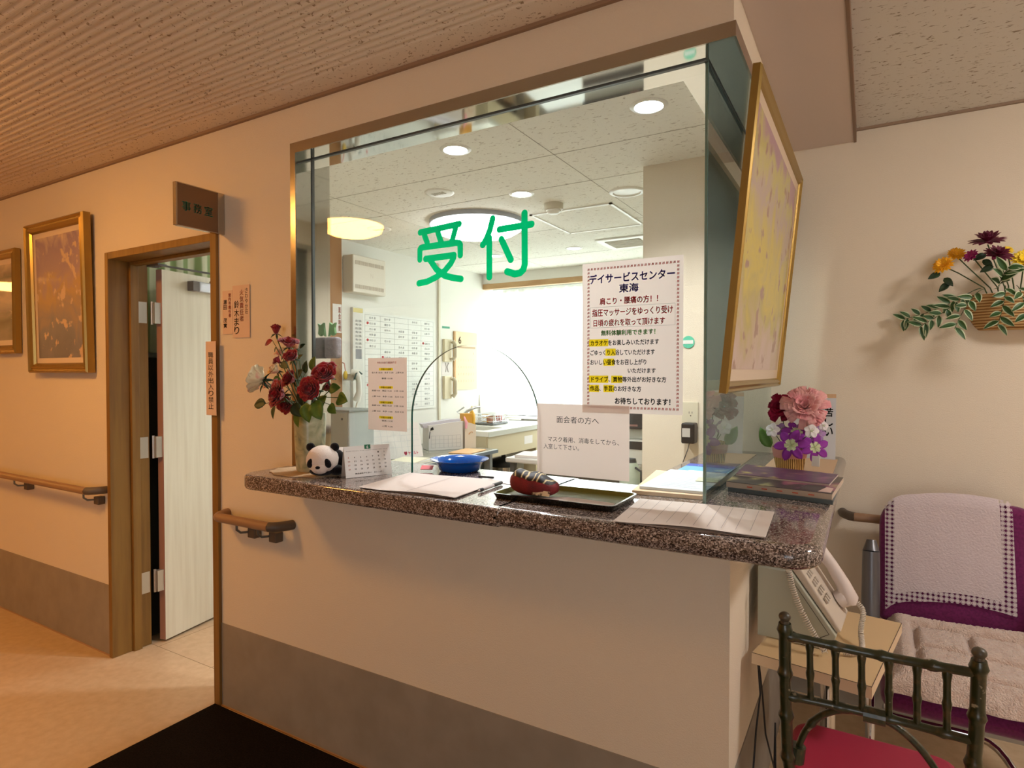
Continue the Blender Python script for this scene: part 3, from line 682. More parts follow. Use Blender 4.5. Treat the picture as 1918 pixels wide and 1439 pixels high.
# ---------- roses
def basis(ax):
    ax = V(ax).normalized(); u_ = ax.orthogonal().normalized(); return Matrix((u_, ax.cross(u_), ax)).transposed()
def rose_bloom(c, ax, R, layers=4, openn=1.0, rng=None, n0=3):
    R = R*1.05; layers += 1
    """spiral of cupped petals round the axis"""
    g = MB(); M = basis(ax); rng = rng or random
    for l in range(layers):
        k = n0+l; f = (l+1)/layers
        for j in range(k):
            a0 = 2*math.pi*(j/k)+l*1.1+rng.uniform(-.15,.15); half = math.pi/k*1.35
            lean = (.15+.75*f*openn)*rng.uniform(.9,1.1); hgt = R*(1.05-.28*f)*rng.uniform(.94,1.06); base = R*.16
            def fn(a, b2):
                s_ = (a-.5)*2; w_ = math.sin(math.pi*min(b2*.62+.12, 1)) ; an = a0+s_*half*(.55+.45*w_)
                rr = base+(R*f*.80)*(b2**.75)*lean*(1+.07*math.sin(5*an+l)+.05*math.sin(11*an)*b2) + R*.12*f*openn*max(0, b2-.72)*3*(1-.5*s_*s_)
                z = hgt*1.12*(b2-.32)*(1-.16*s_*s_*b2)+R*.04*math.sin(6*s_+l*2+j)*b2 - R*.30*openn*f*max(0, b2-.70)*2.0
                return V(c)+M@V((rr*math.cos(an), rr*math.sin(an), z))
            g.grid(9, 7, fn)
    return g
def leaf(g, base, dirv, up, L_, W2, fold=.25, droop=.3, mi=0, n=7, edge=None, rnd=None):
    d = V(dirv).normalized(); up = V(up); sd = d.cross(up).normalized(); nn = sd.cross(d).normalized()
    def fn(a, b2):
        s_ = (a-.5)*2; w_ = (W2*math.sin(math.pi*min(1, b2**.8))**.8 if not rnd else W2*math.sin(math.pi*(b2**rnd))**.6) if 0 < b2 < 1 else 0.0004
        return V(base)+d*(b2*L_)+sd*(s_*w_)+nn*(fold*abs(s_)*w_-droop*L_*b2*b2)
    m_ = (lambda a, b2: 1 if abs(a-.5) > .27 else mi) if edge else mi
    return g.grid(5 if not edge else 7, n, fn, m_)
m_rose = mat('crimson_rose_petal', (150,8,22), .6, noise=(34, (112,4,16), .4, .7), sheen=.3, spec=.2)
m_cream = mat('cream_rose_petal', (236,214,172), .6, noise=(26, (232,150,132), .50, .66), sheen=.2, spec=.2)
m_peach = mat('peach_rose_petal', (236,184,150), .6, sheen=.2, spec=.2)
m_leafd = mat('dark_rose_leaf', (38,64,32), .5, noise=(40, (26,46,24), .4, .7)); m_leafl = mat('bright_rose_leaf', (84,116,34), .5, noise=(40, (58,92,28), .4, .7))
m_stem = mat('green_stem', (58,78,38), .6)
neck = V((vx,vy,vz+.20))
def rose(label, px, py, y, axis, R, m, cat='rose', layers=4, openn=1.0, leaves=(), lm=None, group='roses in the marbled vase', bud=False, seed=0):
    rng = random.Random(seed); c = at(px, py, y=y)
    t = T('rose', label, cat, neck if not bud else neck, group)
    obj('bloom', rose_bloom(c, axis, R, layers, openn, rng), m, t, smooth=70, solid=.0008)
    ax = V(axis).normalized(); b0 = c-ax*R*.32
    dd = V((c.x-neck.x, c.y-neck.y, 0)); kk = min(1, .040/max(dd.length*.30, 1e-6)); st = neck+dd*.18*kk+V((0,0,-.06)); lip = neck+dd*.30*kk+V((0,0,.020))
    midp = b0*.5+lip*.5+V((0,0,.006))
    obj('stem', MB().tube([st, lip, midp, b0-ax*.012, b0], .0020, 6), m_stem, t)
    g = MB()
    for k in range(5):
        a = 2*math.pi*k/5; M = basis(ax); dv = M@V((math.cos(a), math.sin(a), -.25)); leaf(g, b0, dv, ax, R*.75, R*.12, .1, .3, n=5)
    obj('sepals', g, m_leafd, t, smooth=60, solid=.0006)
    for (lx, ly, ly_, dx, dz, L_, W2, mm) in leaves:
        q = at(lx, ly, y=ly_); dv = V((dx, rng.uniform(-.35,.1), dz)).normalized(); g = MB()
        leaf(g, q-dv*L_*.5, dv, V((rng.uniform(-.3,.3), -1, .35)), L_, W2, .3, .12)
        lf_ = obj('leaf', g, mm, t, smooth=60, solid=.0006)
        e0 = q-dv*L_*.5; a0 = midp if (midp-e0).length < .16 else lip
        obj('leaf_stalk', MB().tube([a0, (a0+e0)*.5+V((0,-.005,.006)), e0], .0012, 5), m_stem, lf_)
    return t
DL, LL = m_leafd, m_leafl
rose('highest red rosebud, standing clear of the bunch', 517, 620, 1.565, (.35,-.3,1), .034, m_rose, openn=.35, leaves=((502,642,1.56,-1,-.35,.05,.013,m_rose), (515,655,1.56,-.1,-1,.02,.003,DL)), seed=1)
rose('ruffled red rose just below the top bud', 541, 645, 1.55, (.3,-.2,1), .036, m_rose, openn=1.1, leaves=((562,668,1.54,.8,.5,.03,.008,DL),), seed=2)
rose('round red rose in the middle of the upper bunch', 547, 670, 1.47, (.25,-.8,.6), .033, m_rose, openn=.7, leaves=((532,684,1.46,.9,-.3,.055,.014,DL),), seed=3)
rose('small dark red rose beside the cream petals', 521, 677, 1.548, (-.5,-.5,.5), .024, m_rose, openn=.7, seed=4)
rose('open red rose leaning over the grey pouch', 610, 703, 1.49, (.35,-.75,.6), .042, m_rose, openn=1.1, leaves=((586,682,1.52,.35,1,.058,.019,LL), (626,728,1.50,.9,.2,.05,.02,LL)), seed=5)
rose('dark red rose deep in the centre of the bunch', 545, 711, 1.505, (-.1,-.9,.4), .036, m_rose, openn=.9, leaves=((560,700,1.53,.6,.5,.05,.016,DL), (572,688,1.55,.3,.9,.05,.014,DL), (566,748,1.46,-.2,-.8,.06,.024,DL)), seed=6)
rose('large full red rose low on the front of the bunch', 524, 739, 1.44, (-.3,-1,.25), .046, m_rose, layers=5, openn=1.2, leaves=((486,757,1.47,-1,-.1,.056,.021,DL), (512,772,1.46,-.1,-1,.050,.013,DL)), seed=7)
rose('large tightly ruffled red rose under the steel jamb', 583, 731, 1.44, (.25,-1,.3), .043, m_rose, layers=5, openn=1.0, leaves=((640,748,1.48,.95,-.15,.062,.024,LL), (622,766,1.46,.75,-.5,.05,.018,LL), (575,773,1.45,.2,-1,.07,.026,LL), (594,768,1.43,.5,-.7,.075,.028,LL)), seed=8)
rose('tiny red rose peeping out under the open one', 614, 727, 1.545, (.4,-.8,.5), .020, m_rose, layers=3, openn=.8, leaves=((603,752,1.53,.5,.5,.06,.022,LL),), seed=9)
rose('red rose drooping below the large one', 537, 757, 1.525, (.1,-.9,-.2), .036, m_rose, openn=1.0, leaves=((556,768,1.45,.5,-.6,.06,.024,DL), (557,785,1.475,.1,-1,.06,.022,LL)), seed=10)
rose('large cream rose with pink petal tips facing the door', 486, 711, 1.44, (-1,-.35,.25), .050, m_cream, openn=1.0, leaves=((497,712,1.452,.3,.6,.03,.01,DL), (489,728,1.448,-.4,-.8,.03,.006,DL)), seed=11)
rose('plain cream rose behind the round red one', 516, 694, 1.535, (-.3,-.8,.6), .032, m_cream, openn=.8, leaves=((519,714,1.50,.9,-.1,.052,.019,LL),), seed=12)
rose('half hidden peach rosebud between cream and red blooms', 502, 722, 1.505, (-.4,-.8,.3), .024, m_peach, layers=3, openn=.5, seed=13)
rose('cream rose at the back of the bunch below the ruffled bloom', 528, 662, 1.590, (-.2,-.5,.8), .030, m_cream, openn=.8, seed=14)
rose('pale pink rosebud peeping behind the topmost leaves', 556, 650, 1.605, (.2,-.5,.8), .018, m_peach, layers=3, openn=.4, leaves=((566,648,1.58,.7,.5,.03,.009,DL),), seed=15)
# ---------- panda
m_fur = mat('white_plush', (232,216,206), .95, bump=(420,.6,.004), sheen=.4, spec=.1); m_bfur = mat('black_plush', (18,14,18), .95, bump=(420,.6,.004), sheen=.2, spec=.1)
hc = at(604, 861, y=1.50); t = T('panda_plush', 'black and white panda soft toy lying beside the vase', 'soft toy', (hc.x+.03, 1.53, Zc))
gz = ZT+.0042
fw = V((.50,-.86,0)).normalized(); sd = V((-fw.y, fw.x, 0))
tilt = Matrix((sd, -fw, V((0,0,1)))).transposed() @ Matrix.Rotation(math.radians(9),3,'X')
Mh = tilt; fw = -(Mh @ V((0,1,0))); sd = Mh @ V((1,0,0)); uh = Mh @ V((0,0,1))
bc = at(634, 868, y=1.60); bc.z = gz+.043
obj('body', MB().ell(bc+V((.004,.012,0)), (.043,.062,.042), Matrix.Rotation(.5,3,'Z')), m_fur, t, smooth=80)
obj('shoulder_band', MB().ell(V((bc.x*.55+hc.x*.45+.008, bc.y*.55+hc.y*.45, gz+.0442)), (.046,.032,.044), Matrix.Rotation(.75,3,'Z')), m_bfur, t, smooth=80)
obj('paw', MB().ell((hc.x+.004,hc.y-.004,gz+.0155), (.044,.026,.0155), Matrix.Rotation(.75,3,'Z')), m_bfur, t, smooth=80)
q = at(634, 884, y=1.525); obj('paw', MB().ell((q.x-.012,q.y+.004,gz+.018), (.026,.026,.018), Matrix.Rotation(.4,3,'Z')), m_bfur, t, smooth=80)
head = obj('head', MB().ell(hc, (.056,.050,.050), Mh).ell(hc+fw*.030-uh*.019, (.031,.026,.023), Mh), m_fur, t, smooth=80)
for s_ in (-1, 1):
    obj('ear', MB().ell(hc+sd*s_*.042+uh*.042-fw*.010, (.016,.010,.016), Mh), m_bfur, head, smooth=80)
    e = hc+fw*.0385+sd*s_*.028-uh*.001
    Me = Mh @ Matrix.Rotation(-s_*.5,3,'Y')
    obj('eye_patch', MB().ell(e, (.0125,.008,.0185), Me), m_bfur, head, smooth=80)
obj('nose', MB().ell(hc+fw*.0555-uh*.012, (.0085,.005,.0055), Mh), m_bfur, head, smooth=80)
# ---------- desk calendar with the green month tab
A = pt(648, 897); B = pt(737, 888); u = (B-A).normalized(); n = V((u.y,-u.x,0)); v = (V((0,0,1))-n*.22).normalized()
A = A+V((0,0,.001)); wd = (B-A).length*.97
t = T('desk_calendar', 'small white desk calendar with a green month tab beside the panda', 'calendar', A)
obj('page', MB().prism([(0,0),(wd,0),(wd,.108),(0,.108)], A, u, v, -n*.0012), m_paper, t)
obj('stand', MB().prism([(0,0),(wd,0),(wd,.108),(0,.108)], A-n*.048, u, (v*.108+n*.046+V((0,0,.0))).normalized(), n*.001), mat('calendar_back', (200,190,180), .8), t)
o_ = A+n*.0004
obj('month_tab', MB().prism([(wd*.44,.096),(wd*.57,.096),(wd*.57,.111),(wd*.44,.111)], A, u, v, n*.0006), mat('dark_green_tab', (16,100,62), .6), t)
obj('month_number', text_mb('6', o_+u*(wd*.485)+v*.098+n*.0005, u, v, .006, .010, bold=.03), m_white, t)
g = MB(); gr = MB(); d_ = 1
for rw in range(5):
    for cl_ in range(7):
        if rw == 0 and cl_ < 5: continue
        if d_ > 30: break
        text_mb(str(d_), o_+u*(wd*(.07+cl_*.13))+v*(.080-rw*.0135), u, v, .0034*len(str(d_)), .005, mb=(gr if cl_ == 0 else g), bold=.01); d_ += 1
text_mb('株式会社アイホー　カレンダー', o_+u*(wd*.2)+v*.010, u, v, wd*.62, .0055, mb=g, bold=.02)
text_mb('SUN MON TUE WED THU FRI SAT', o_+u*(wd*.04)+v*.0905, u, v, wd*.9, .002, mb=g)
obj('dates', g, m_inkn, t); obj('sunday_dates', gr, m_redn, t)
# ---------- visitor register, two open stacks
def papers(name, label, cat, quad, layers, m, th=.0007, group=None, wave=.002, lines=0, seed=1, cover=None):
    """open sheets: quad = four pixel corners (back-left, back-right, front-right, front-left) on the counter"""
    rng = random.Random(seed); q = [pt(*p) for p in quad]; ctr = sum(q, V())/4
    t = T(name, label, cat, (ctr.x, ctr.y, ZT), group); z = Zc
    for l in range(layers):
        j = V((rng.uniform(-.003,.003), rng.uniform(-.003,.003), 0))
        def fn(a, b2):
            p = q[0]*(1-a)*(1-b2)+q[1]*a*(1-b2)+q[2]*a*b2+q[3]*(1-a)*b2
            return V((p.x, p.y, z+.0004+wave*(1+l)*(.5+.5*math.cos(a*6.0+l))*(.4+.6*b2)*.5))+j
        obj('sheet', MB().grid(14, 10, fn), m if not (cover and l == 0) else cover, t, solid=th*.6)
        z += th*1.6
    if lines:
        g = MB(); zz = z+.0012+wave*layers*.5
        for k in range(1, lines):
            for b0_, b1_ in ((.04,.96),):
                a = k/lines; P0 = q[0]*(1-a)+q[1]*a; P1 = q[3]*(1-a)+q[2]*a; dd = (q[1]-q[0]).normalized()*.0006
                s0 = P0*(1-b0_)+P1*b0_; s1 = P0*(1-b1_)+P1*b1_
                g.add([V((p.x,p.y,zz)) for p in (s0-dd, s0+dd, s1+dd, s1-dd)], [(0,1,2,3)])
        obj('ruled_lines', g, mat('grey_rule_line', (150,140,138), .9), t)
    return t
papers('visitor_register', 'open white visitor register with two pages in front of the blue bowl', 'register', [(768,887),(940,903),(852,936),(672,915)], 3, mat('register_paper', (200,188,180), .9, spec=.1), wave=.004, seed=3)
REG = [o for o in bpy.data.objects if o.name.startswith('visitor_register')][0]
A, B, C_, D_ = pt(868,894), pt(846,896), pt(762,930), pt(766,931)
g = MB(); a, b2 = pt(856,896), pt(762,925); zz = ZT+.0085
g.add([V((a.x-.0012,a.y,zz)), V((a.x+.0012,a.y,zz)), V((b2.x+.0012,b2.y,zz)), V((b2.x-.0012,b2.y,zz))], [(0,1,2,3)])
obj('gutter_shade_strip', g, mat('gutter_shade', (150,140,134), .9), REG)  # dark strip painted for the shade in the fold between the pages
papers('open_booklet', 'open lined booklet of loose sheets at the corner of the counter', 'booklet', [(1201,937),(1449,962),(1432,1011),(1150,980)], 4, mat('grey_white_paper', (214,202,194), .9), wave=.003, lines=11, seed=5)
papers('inner_form', 'single white form lying on the counter behind the pen', 'paper', [(930,889),(1010,897),(985,912),(905,902)], 1, m_paper, wave=.0, seed=6)
# document stack behind the glass corner
m_peach2 = mat('peach_folder', (232,196,160), .8)
def stack(name, label, cat, pts, z0, th, m, g=None):
    q = [V((p[0], p[1], 0)) for p in pts]; c_ = sum(q, V())/4
    return tag(obj(name, MB().prism([(p.x, p.y) for p in q], (0,0,z0), (1,0,0), (0,1,0), (0,0,th)), m, loc=(c_.x, c_.y, z0), bevel=min(.001, th*.3)), label, cat, g)
P4 = [(-.605,1.745),(-.405,1.765),(-.405,2.15),(-.655,2.15)]
stack('folder', 'peach card folder under the printed sheets behind the glass corner', 'folder', P4, Zc, .012, m_peach2)
t = T('printed_sheets', 'pile of printed white sheets on the peach folder behind the glass corner', 'paper stack', (-.5,1.95,Zc+.0125))
obj('sheets', MB().prism([(-.592,1.775),(-.400,1.785),(-.405,2.14),(-.60,2.14)], (0,0,Zc+.0125), (1,0,0), (0,1,0), (0,0,.008)), mat('cool_white_paper', (214,216,218), .85), t)
g = MB()
for k in range(12): g.box((-.55,1.82+k*.024,Zc+.0208), (-.42-.02*(k % 3),1.822+k*.024,Zc+.0209))
obj('text_lines', g, mat('pale_blue_text', (176,186,206), .9), t)
tag(obj('sticky_note', MB().obox((-.436,1.98,Zc+.0222), (.066,.075,.0012), .1), mat('pale_yellow_note', (222,220,180), .9), loc=(-.436,1.98,Zc+.02)), 'pale yellow sticky note on the printed sheets', 'sticky note')
a = [at(*p, z=ZT+.02) for p in ((1262,881),(1330,883),(1330,862),(1292,863))]
t = T('blue_brochure', 'light blue brochure with a dark blue band behind the printed sheets', 'brochure', (a[0].x,a[0].y,ZT))
bq = [(-.60,2.20),(-.425,2.20),(-.425,2.41),(-.60,2.41)]
obj('cover', MB().prism(bq, (0,0,Zc), (1,0,0), (0,1,0), (0,0,.006)), mat('sky_blue_print', (110,172,210), .5), t)
obj('title_band', MB().box((-.60,2.35,Zc+.0061), (-.425,2.41,Zc+.0068)), mat('royal_blue_print', (58,80,170), .5), t)
obj('print', MB().box((-.56,2.222,Zc+.0061), (-.45,2.24,Zc+.0068)), m_white, t)
obj('title', text_mb('ご案内 介護', (-.56,2.365,Zc+.0072), (1,0,0), (0,1,0), .12, .028), m_white, t)
# ---------- blue bowl, red card, pens
bx = at(851, 886, z=ZT); c_ = V((bx.x-.012, bx.y+.050, Zc)); m_blue2 = mat('translucent_blue_plastic', (8,84,168), .12, trans=.25, coat=.5)
t = T('blue_bowl', 'wide shiny blue plastic bowl in the arched opening', 'bowl', c_)
obj('bowl', MB().lathe([(.001,.0),(.068,.0),(.075,.005),(.081,.022),(.088,.035),(.1085,.0425),(.109,.0445),(.087,.0385),(.079,.024),(.070,.008),(.001,.006)], c_, 48), m_blue2, t, smooth=50)
a = pt(800, 882); tag(obj('red_card', MB().obox((a.x,a.y,ZT+.012), (.045,.034,.003), .5, .28), mat('red_plastic_card', (190,44,54), .5), loc=(a.x,a.y,ZT), bevel=.001), 'small red plastic case leaning by the blue bowl', 'case')
def pen(label, p0, p1, r_, mb_, mc, clip=True):
    a, b2 = pt(*p0), pt(*p1); a.z = b2.z = ZT+r_*1.15+.001+(.0025 if r_ < .004 else 0); d = (b2-a)
    t = T('pen', label, 'pen', (a+b2)/2, 'pens on the counter')
    obj('barrel', MB().tube([a, a+d*.05, a+d*.62], [.0016, r_, r_], 10), mb_, t, smooth=50)
    obj('cap', MB().tube([a+d*.62, a+d*.95, b2], [r_*1.15, r_*1.15, r_*.8], 10), mc, t, smooth=50)
    obj('grip', MB().tube([a+d*.04, a+d*.16], r_*1.12, 10), mc, t, smooth=50)
pen('clear marker pen with black cap lying before the lacquer tray', (896,924), (940,908), .0052, mat('clear_barrel', (200,190,186), .2), m_black)
pen('thin pen lying in the dark on the form behind the glass', (896,897), (925,899), .0035, m_dark, m_black)
# ---------- lacquer tray with cloth pouch
m_lac = mat('black_lacquer', (18,20,18), .18, coat=.4); m_lacg = mat('olive_green_lacquer', (96,94,20), .5)
q = [pt(925,937), pt(1150,958), pt(1187,934), pt(962,909)]
o0 = q[0]; u = V((.390,.004,0)).normalized(); v = V((-u.y,u.x,0)); tw, td, tz = .372, .205, .017
o0 = V((-.935,1.478,Zc))
t = T('lacquer_tray', 'black rimmed lacquer tray with olive green inside holding a red pouch', 'tray', o0+u*tw/2+v*td/2)
def rr(x0, y0, x1, y1, r_): return arc(x1-r_,y0+r_,r_,270,360,4)+arc(x1-r_,y1-r_,r_,0,90,4)+arc(x0+r_,y1-r_,r_,90,180,4)+arc(x0+r_,y0+r_,r_,180,270,4)
def tray_wall(a, b2, mbm):
    g = MB(); k = len(a[0]); vs = []
    for ring, z in (a, b2): vs += [o0+u*p[0]+v*p[1]+V((0,0,z)) for p in ring]
    g.add(vs, [(i, (i+1) % k, k+(i+1) % k, k+i) for i in range(k)]); return g
R0, R1, R2, R3 = rr(.008,.008,tw-.008,td-.008,.016), rr(0,0,tw,td,.02), rr(.006,.006,tw-.006,td-.006,.018), rr(.012,.012,tw-.012,td-.012,.014)
g = tray_wall((R0,0), (R1,tz), 0); q2 = tray_wall((R1,tz), (R2,tz), 0); g.add(q2.v, q2.f)
g.prism(R0, o0, u, v, V((0,0,.002)))
obj('outer_shell', g, m_lac, t, smooth=40)
g = tray_wall((R2,tz), (R3,.004), 0); g.add([o0+u*p[0]+v*p[1]+V((0,0,.004)) for p in R3], [tuple(range(len(R3)))])
obj('inner_lining', g, m_lacg, t, smooth=40)
tag(obj('tray_paper', MB().prism([(.10,.03),(.352,.022),(.345,.085),(.20,.10),(.16,.075)], o0+V((0,0,.006)), u, v, V((0,0,.0012))), pin, loc=o0), 'pinkish paper slip lying in the lacquer tray', 'paper')
m_cloth = mat('crimson_brocade', (128,14,24), .7, noise=(30, (96,8,18), .4, .7), bump=(260,.4,.003))
pc = o0+u*.098+v*.085+V((0,0,.006))
t = T('cloth_pouch', 'red brocade cloth pouch with a black and gold flap on the lacquer tray', 'pouch', pc)
Mz = Matrix((u, v, V((0,0,1)))).transposed()
def loaf(sc, zf, off=V((0,0,0))):
    g = MB().ell((0,0,0), (1,1,1), None, 24, 14)
    for i, p in enumerate(g.v):
        s_ = lambda x, e: math.copysign(abs(x)**e, x)
        w = V((s_(p.x,.72)*sc[0], s_(p.y,.75)*sc[1], (s_(p.z,.8)*.5+.5)*sc[2]))
        w.z *= 1-.22*(w.x/sc[0]); w.z *= 1+.06*math.sin(w.x*90+w.y*40)
        g.v[i] = pc+off+Mz@w
    return g
obj('bag', loaf((.076,.042,.062), 0), m_cloth, t, smooth=60)
m_flap = ramp_mat('black_gold_brocade', 'wave', 8, [(.2,(24,18,22)), (.42,(52,34,30)), (.55,(190,168,116)), (.72,(226,206,160)), (.9,(40,30,30))], rough=.6, distort=7, detail=3)
g = loaf((.072,.0405,.064), 0, V((0,.0,.0008)))
keep = [f for f in g.f if all(g.v[i].z-pc.z > .026 and ((g.v[i]-pc)@u if False else (g.v[i]-pc).dot(v)) > -.039 for i in f)]
g2 = MB(); g2.v = g.v; g2.f = keep; g2.m = [0]*len(keep)
used = sorted({i for f in keep for i in f}); mp_ = {a: b for b, a in enumerate(used)}
g2.v = [g.v[i]+V((0,0,.0006)) for i in used]; g2.f = [[mp_[i] for i in f] for f in keep]
obj('flap', g2, m_flap, t, smooth=60, solid=.001)
obj('brocade_label', MB().prism([(0,0),(.056,.0),(.056,.014),(0,.016)], pc+u*.012-v*.0405+V((0,0,.008)), u, (V((0,0,1))*.93+v*.36), -v*.001), mat('cream_brocade', (220,198,170), .8, noise=(60, (70,40,34), .48, .6)), t)
# ---------- magazines
m_pages = mat('grey_page_edges', (196,178,160), .9)
def magazine(label, q, z0, th, mc, my, extra=None):
    c_ = V((sum(p[0] for p in q)/4, sum(p[1] for p in q)/4, z0)); t = T('magazine', label, 'magazine', c_)
    obj('pages', MB().prism(q, (0,0,z0), (1,0,0), (0,1,0), (0,0,th)), my, t)
    q3 = [((p[0]-c_.x)*1.004+c_.x, (p[1]-c_.y)*1.004+c_.y) for p in q]
    obj('cover', MB().prism(q3, (0,0,z0+th), (1,0,0), (0,1,0), (0,0,.0012)), mc, t)
    if extra: extra(t, z0+th+.0013)
    return t
m_cov1 = ramp_mat('dark_cover_print', 'noise', 9, [(.30,(190,178,120)), (.42,(74,64,64)), (.56,(60,52,54)), (.64,(150,80,110)), (.72,(178,160,120))], rough=.35)
m_cov2 = ramp_mat('purple_cover_print', 'noise', 12, [(.30,(210,190,100)), (.42,(110,70,100)), (.56,(84,58,84)), (.7,(140,100,120))], rough=.3)
Q1 = [(-.372,1.94),(-.082,1.885),(-.065,2.20),(-.37,2.27)]
magazine('grey backed catalogue at the bottom of the magazine pile', [(-.366,1.935),(-.080,1.880),(-.075,2.18),(-.366,2.25)], Zc, .011, mat('slate_cover', (96,106,108), .4), mat('slate_spine', (88,98,100), .5))
def ex1(t, z):
    obj('print_block', MB().prism([(-.17,1.915),(-.120,1.905),(-.102,1.995),(-.152,2.006)], (0,0,z), (1,0,0), (0,1,0), (0,0,.0003)), mat('charcoal_print', (70,66,68), .5), t)
    obj('pale_corner', MB().prism([(-.118,1.905),(-.086,1.897),(-.082,1.975),(-.100,1.985)], (0,0,z), (1,0,0), (0,1,0), (0,0,.0003)), mat('blush_print', (216,186,176), .5), t)
    g = MB()
    for k in range(5): g.prism([(0,0),(.016,0),(.016,.003),(0,.003)], V((-.31+k*.042,1.9255-k*.008,z-.011)), V((.98,-.186,0)), V((0,0,1)), V((0,-.0004,0)))
    obj('spine_marks', g, m_redn, t)
magazine('thick magazine with dark cover on the grey catalogue', Q1, Zc+.0125, .016, m_cov1, m_pages, ex1)
magazine('purple covered magazine pushed back on the pile, partly under the fringed cloth', [(-.365,2.06),(-.095,2.01),(-.08,2.215),(-.372,2.29)], Zc+.030, .005, m_cov2, mat('white_page_edges', (214,200,186), .9))
# ---------- basket arrangement on a fringed cloth
m_doi2 = mat('peach_linen', (208,174,140), .95, bump=(300,.5,.003))
fx0, fx1, fy0, fy1 = -.34, -.105, 2.315, 2.86
t = T('fringed_mat', 'peach linen mat with white fringe under the flower basket', 'mat', (-.22,2.6,Zc))
obj('cloth', MB().box((fx0,fy0,Zc), (fx1,fy1,Zc+.002)), m_doi2, t)
g = MB(); rng = random.Random(4)
for k in range(60):
    x = fx0+(fx1-fx0)*k/59; g.tube([(x,fy0+.002,Zc+.0018), (x+rng.uniform(-.004,.004),fy0-.012,Zc+.004), (x+rng.uniform(-.006,.006),fy0-.022,Zc+.0012)], .0012, 4)
obj('fringe', g, mat('cream_fringe', (226,200,172), .95), t)
bxy = V((-.243,2.42,Zc+.0026))
m_straw = ramp_mat('woven_straw', 'wave', 46, [(.2,(126,88,38)), (.5,(186,146,80)), (.8,(216,178,112))], rough=.8, stretch=(1,1,1), bump=.6, distort=1.5)
t = T('wicker_flower_basket', 'small straw basket with pink ribbon on the fringed mat', 'basket', bxy)
g = MB().lathe([(.001,0),(.042,0),(.045,.004),(.049,.03),(.054,.06),(.058,.092),(.055,.094),(.050,.06),(.043,.01),(.001,.008)], bxy, 36)
for i, p in enumerate(g.v):
    a = math.atan2(p.y-bxy.y, p.x-bxy.x); k = 1+.018*math.cos(18*a+(p.z-bxy.z)*60); g.v[i] = V((bxy.x+(p.x-bxy.x)*k, bxy.y+(p.y-bxy.y)*k, p.z))
obj('basket', g, m_straw, t, smooth=60)
obj('ribbon', MB().lathe([(.0535,.052),(.0560,.056),(.0600,.082),(.0595,.088)], bxy, 30, caps=False), mat('pink_ribbon', (214,150,138), .6), t, smooth=60)
bn = bxy+V((0,0,.085))
def fstem(t, a, b2, r_=.0015):
    d = V((b2.x-bn.x, b2.y-bn.y, 0)); k = min(1, .042/max((d*.45).length, 1e-6))
    obj('stem', MB().tube([bn+d*.30*k+V((0,0,-.02)), bn+d*.45*k+V((0,0,.016)), b2], r_, 5), m_stem, t)
def ruffle(label, px, py, y, R, m, seed, cat='flower', name='peony', layers=6, ax=(-.0,-1,.45)):
    rng = random.Random(seed); c = at(px, py, y=y); t = T(name, label, cat, bn)
    g = MB(); M = basis(ax)
    for l in range(layers):
        k = 5+2*l; f = (l+1)/layers
        for j in range(k):
            a0 = 2*math.pi*j/k+l*.7+rng.uniform(-.25,.25); half = math.pi/k*1.3; ln = R*(.55+.45*f)*rng.uniform(.85,1.1); el = math.radians(85-78*f+rng.uniform(-10,10))
            def fn(a, b2):
                s_ = (a-.5)*2; an = a0+s_*half*math.sin(math.pi*(.15+.6*b2)); rr_ = ln*b2*math.cos(el)+R*.05; z = ln*b2*math.sin(el)-R*.12*b2*b2*f
                z += R*.045*math.sin(9*s_+b2*4+a0*3)*b2; return V(c)+M@V((rr_*math.cos(an), rr_*math.sin(an), z-R*.12))
            g.grid(7, 5, fn)
    obj('bloom', g, m, t, smooth=70, solid=.0006)
    fstem(t, bn+V((0,0,-.03)), c-V(ax).normalized()*R*.1)
    return t, c
m_pinkp = mat('pink_peony_petal', (236,176,170), .7, noise=(18, (226,132,140), .42, .7), sheen=.2, spec=.2); m_crim = mat('crimson_peony_petal', (150,6,48), .6, noise=(20, (110,4,36), .4, .7), spec=.2)
m_lav = mat('violet_lily_petal', (140,52,150), .6, spec=.2); m_lilc = mat('pale_lily_throat', (206,214,170), .6, spec=.2); m_wht = mat('white_blossom', (232,224,222), .7, spec=.2); m_lil2 = mat('lilac_blossom', (166,130,176), .7, spec=.2)
ruffle('large ruffled pale pink peony in the straw basket', 1508, 762, 2.40, .078, m_pinkp, 21, layers=7, ax=(.05,-1,.5))
ruffle('crimson peony beside the pale pink one', 1463, 764, 2.47, .056, m_crim, 22, layers=5, ax=(-.3,-1,.3))
def star(label, px, py, y, R, n, ax, name='lily', tip=None, thr=None, wid=.30, cat='flower', rot=0, center=True, root=None):
    c = at(px, py, y=y); M = basis(ax); t = T(name, label, cat, root if root is not None else bn)
    for k in range(n):
        a = 2*math.pi*k/n+rot; dv = M@V((math.cos(a), math.sin(a), .25)); g = MB()
        leaf(g, c, dv+(M@V((0,0,.12)) if k % 2 else V()), M@V((0,0,1)), R*1.08, R*wid, .2, .36, n=11, rnd=1.35)
        for i_, f in enumerate(g.f):
            ctr = sum((g.v[q_] for q_ in f), V())/len(f); g.m[i_] = 1 if (ctr-c).length < R*.40 else 0
        obj('petal', g, [tip, thr or tip], t, smooth=60, solid=.0006)
    if center:
        g = MB()
        for k in range(5):
            a = 2*math.pi*k/5; g.tube([c, c+M@V((.02*math.cos(a)*R/.06,.02*math.sin(a)*R/.06,.03*R/.06))], .0009, 4)
        obj('stamens', g, m_lilc, t)
    fstem(t, (root if root is not None else bn)+V((0,0,-.02)), c)
    return t
star('violet lily with pale throat hanging over the basket front', 1482, 834, 2.345, .052, 6, (-.12,-1,.25), tip=m_lav, thr=m_lilc, rot=.4)
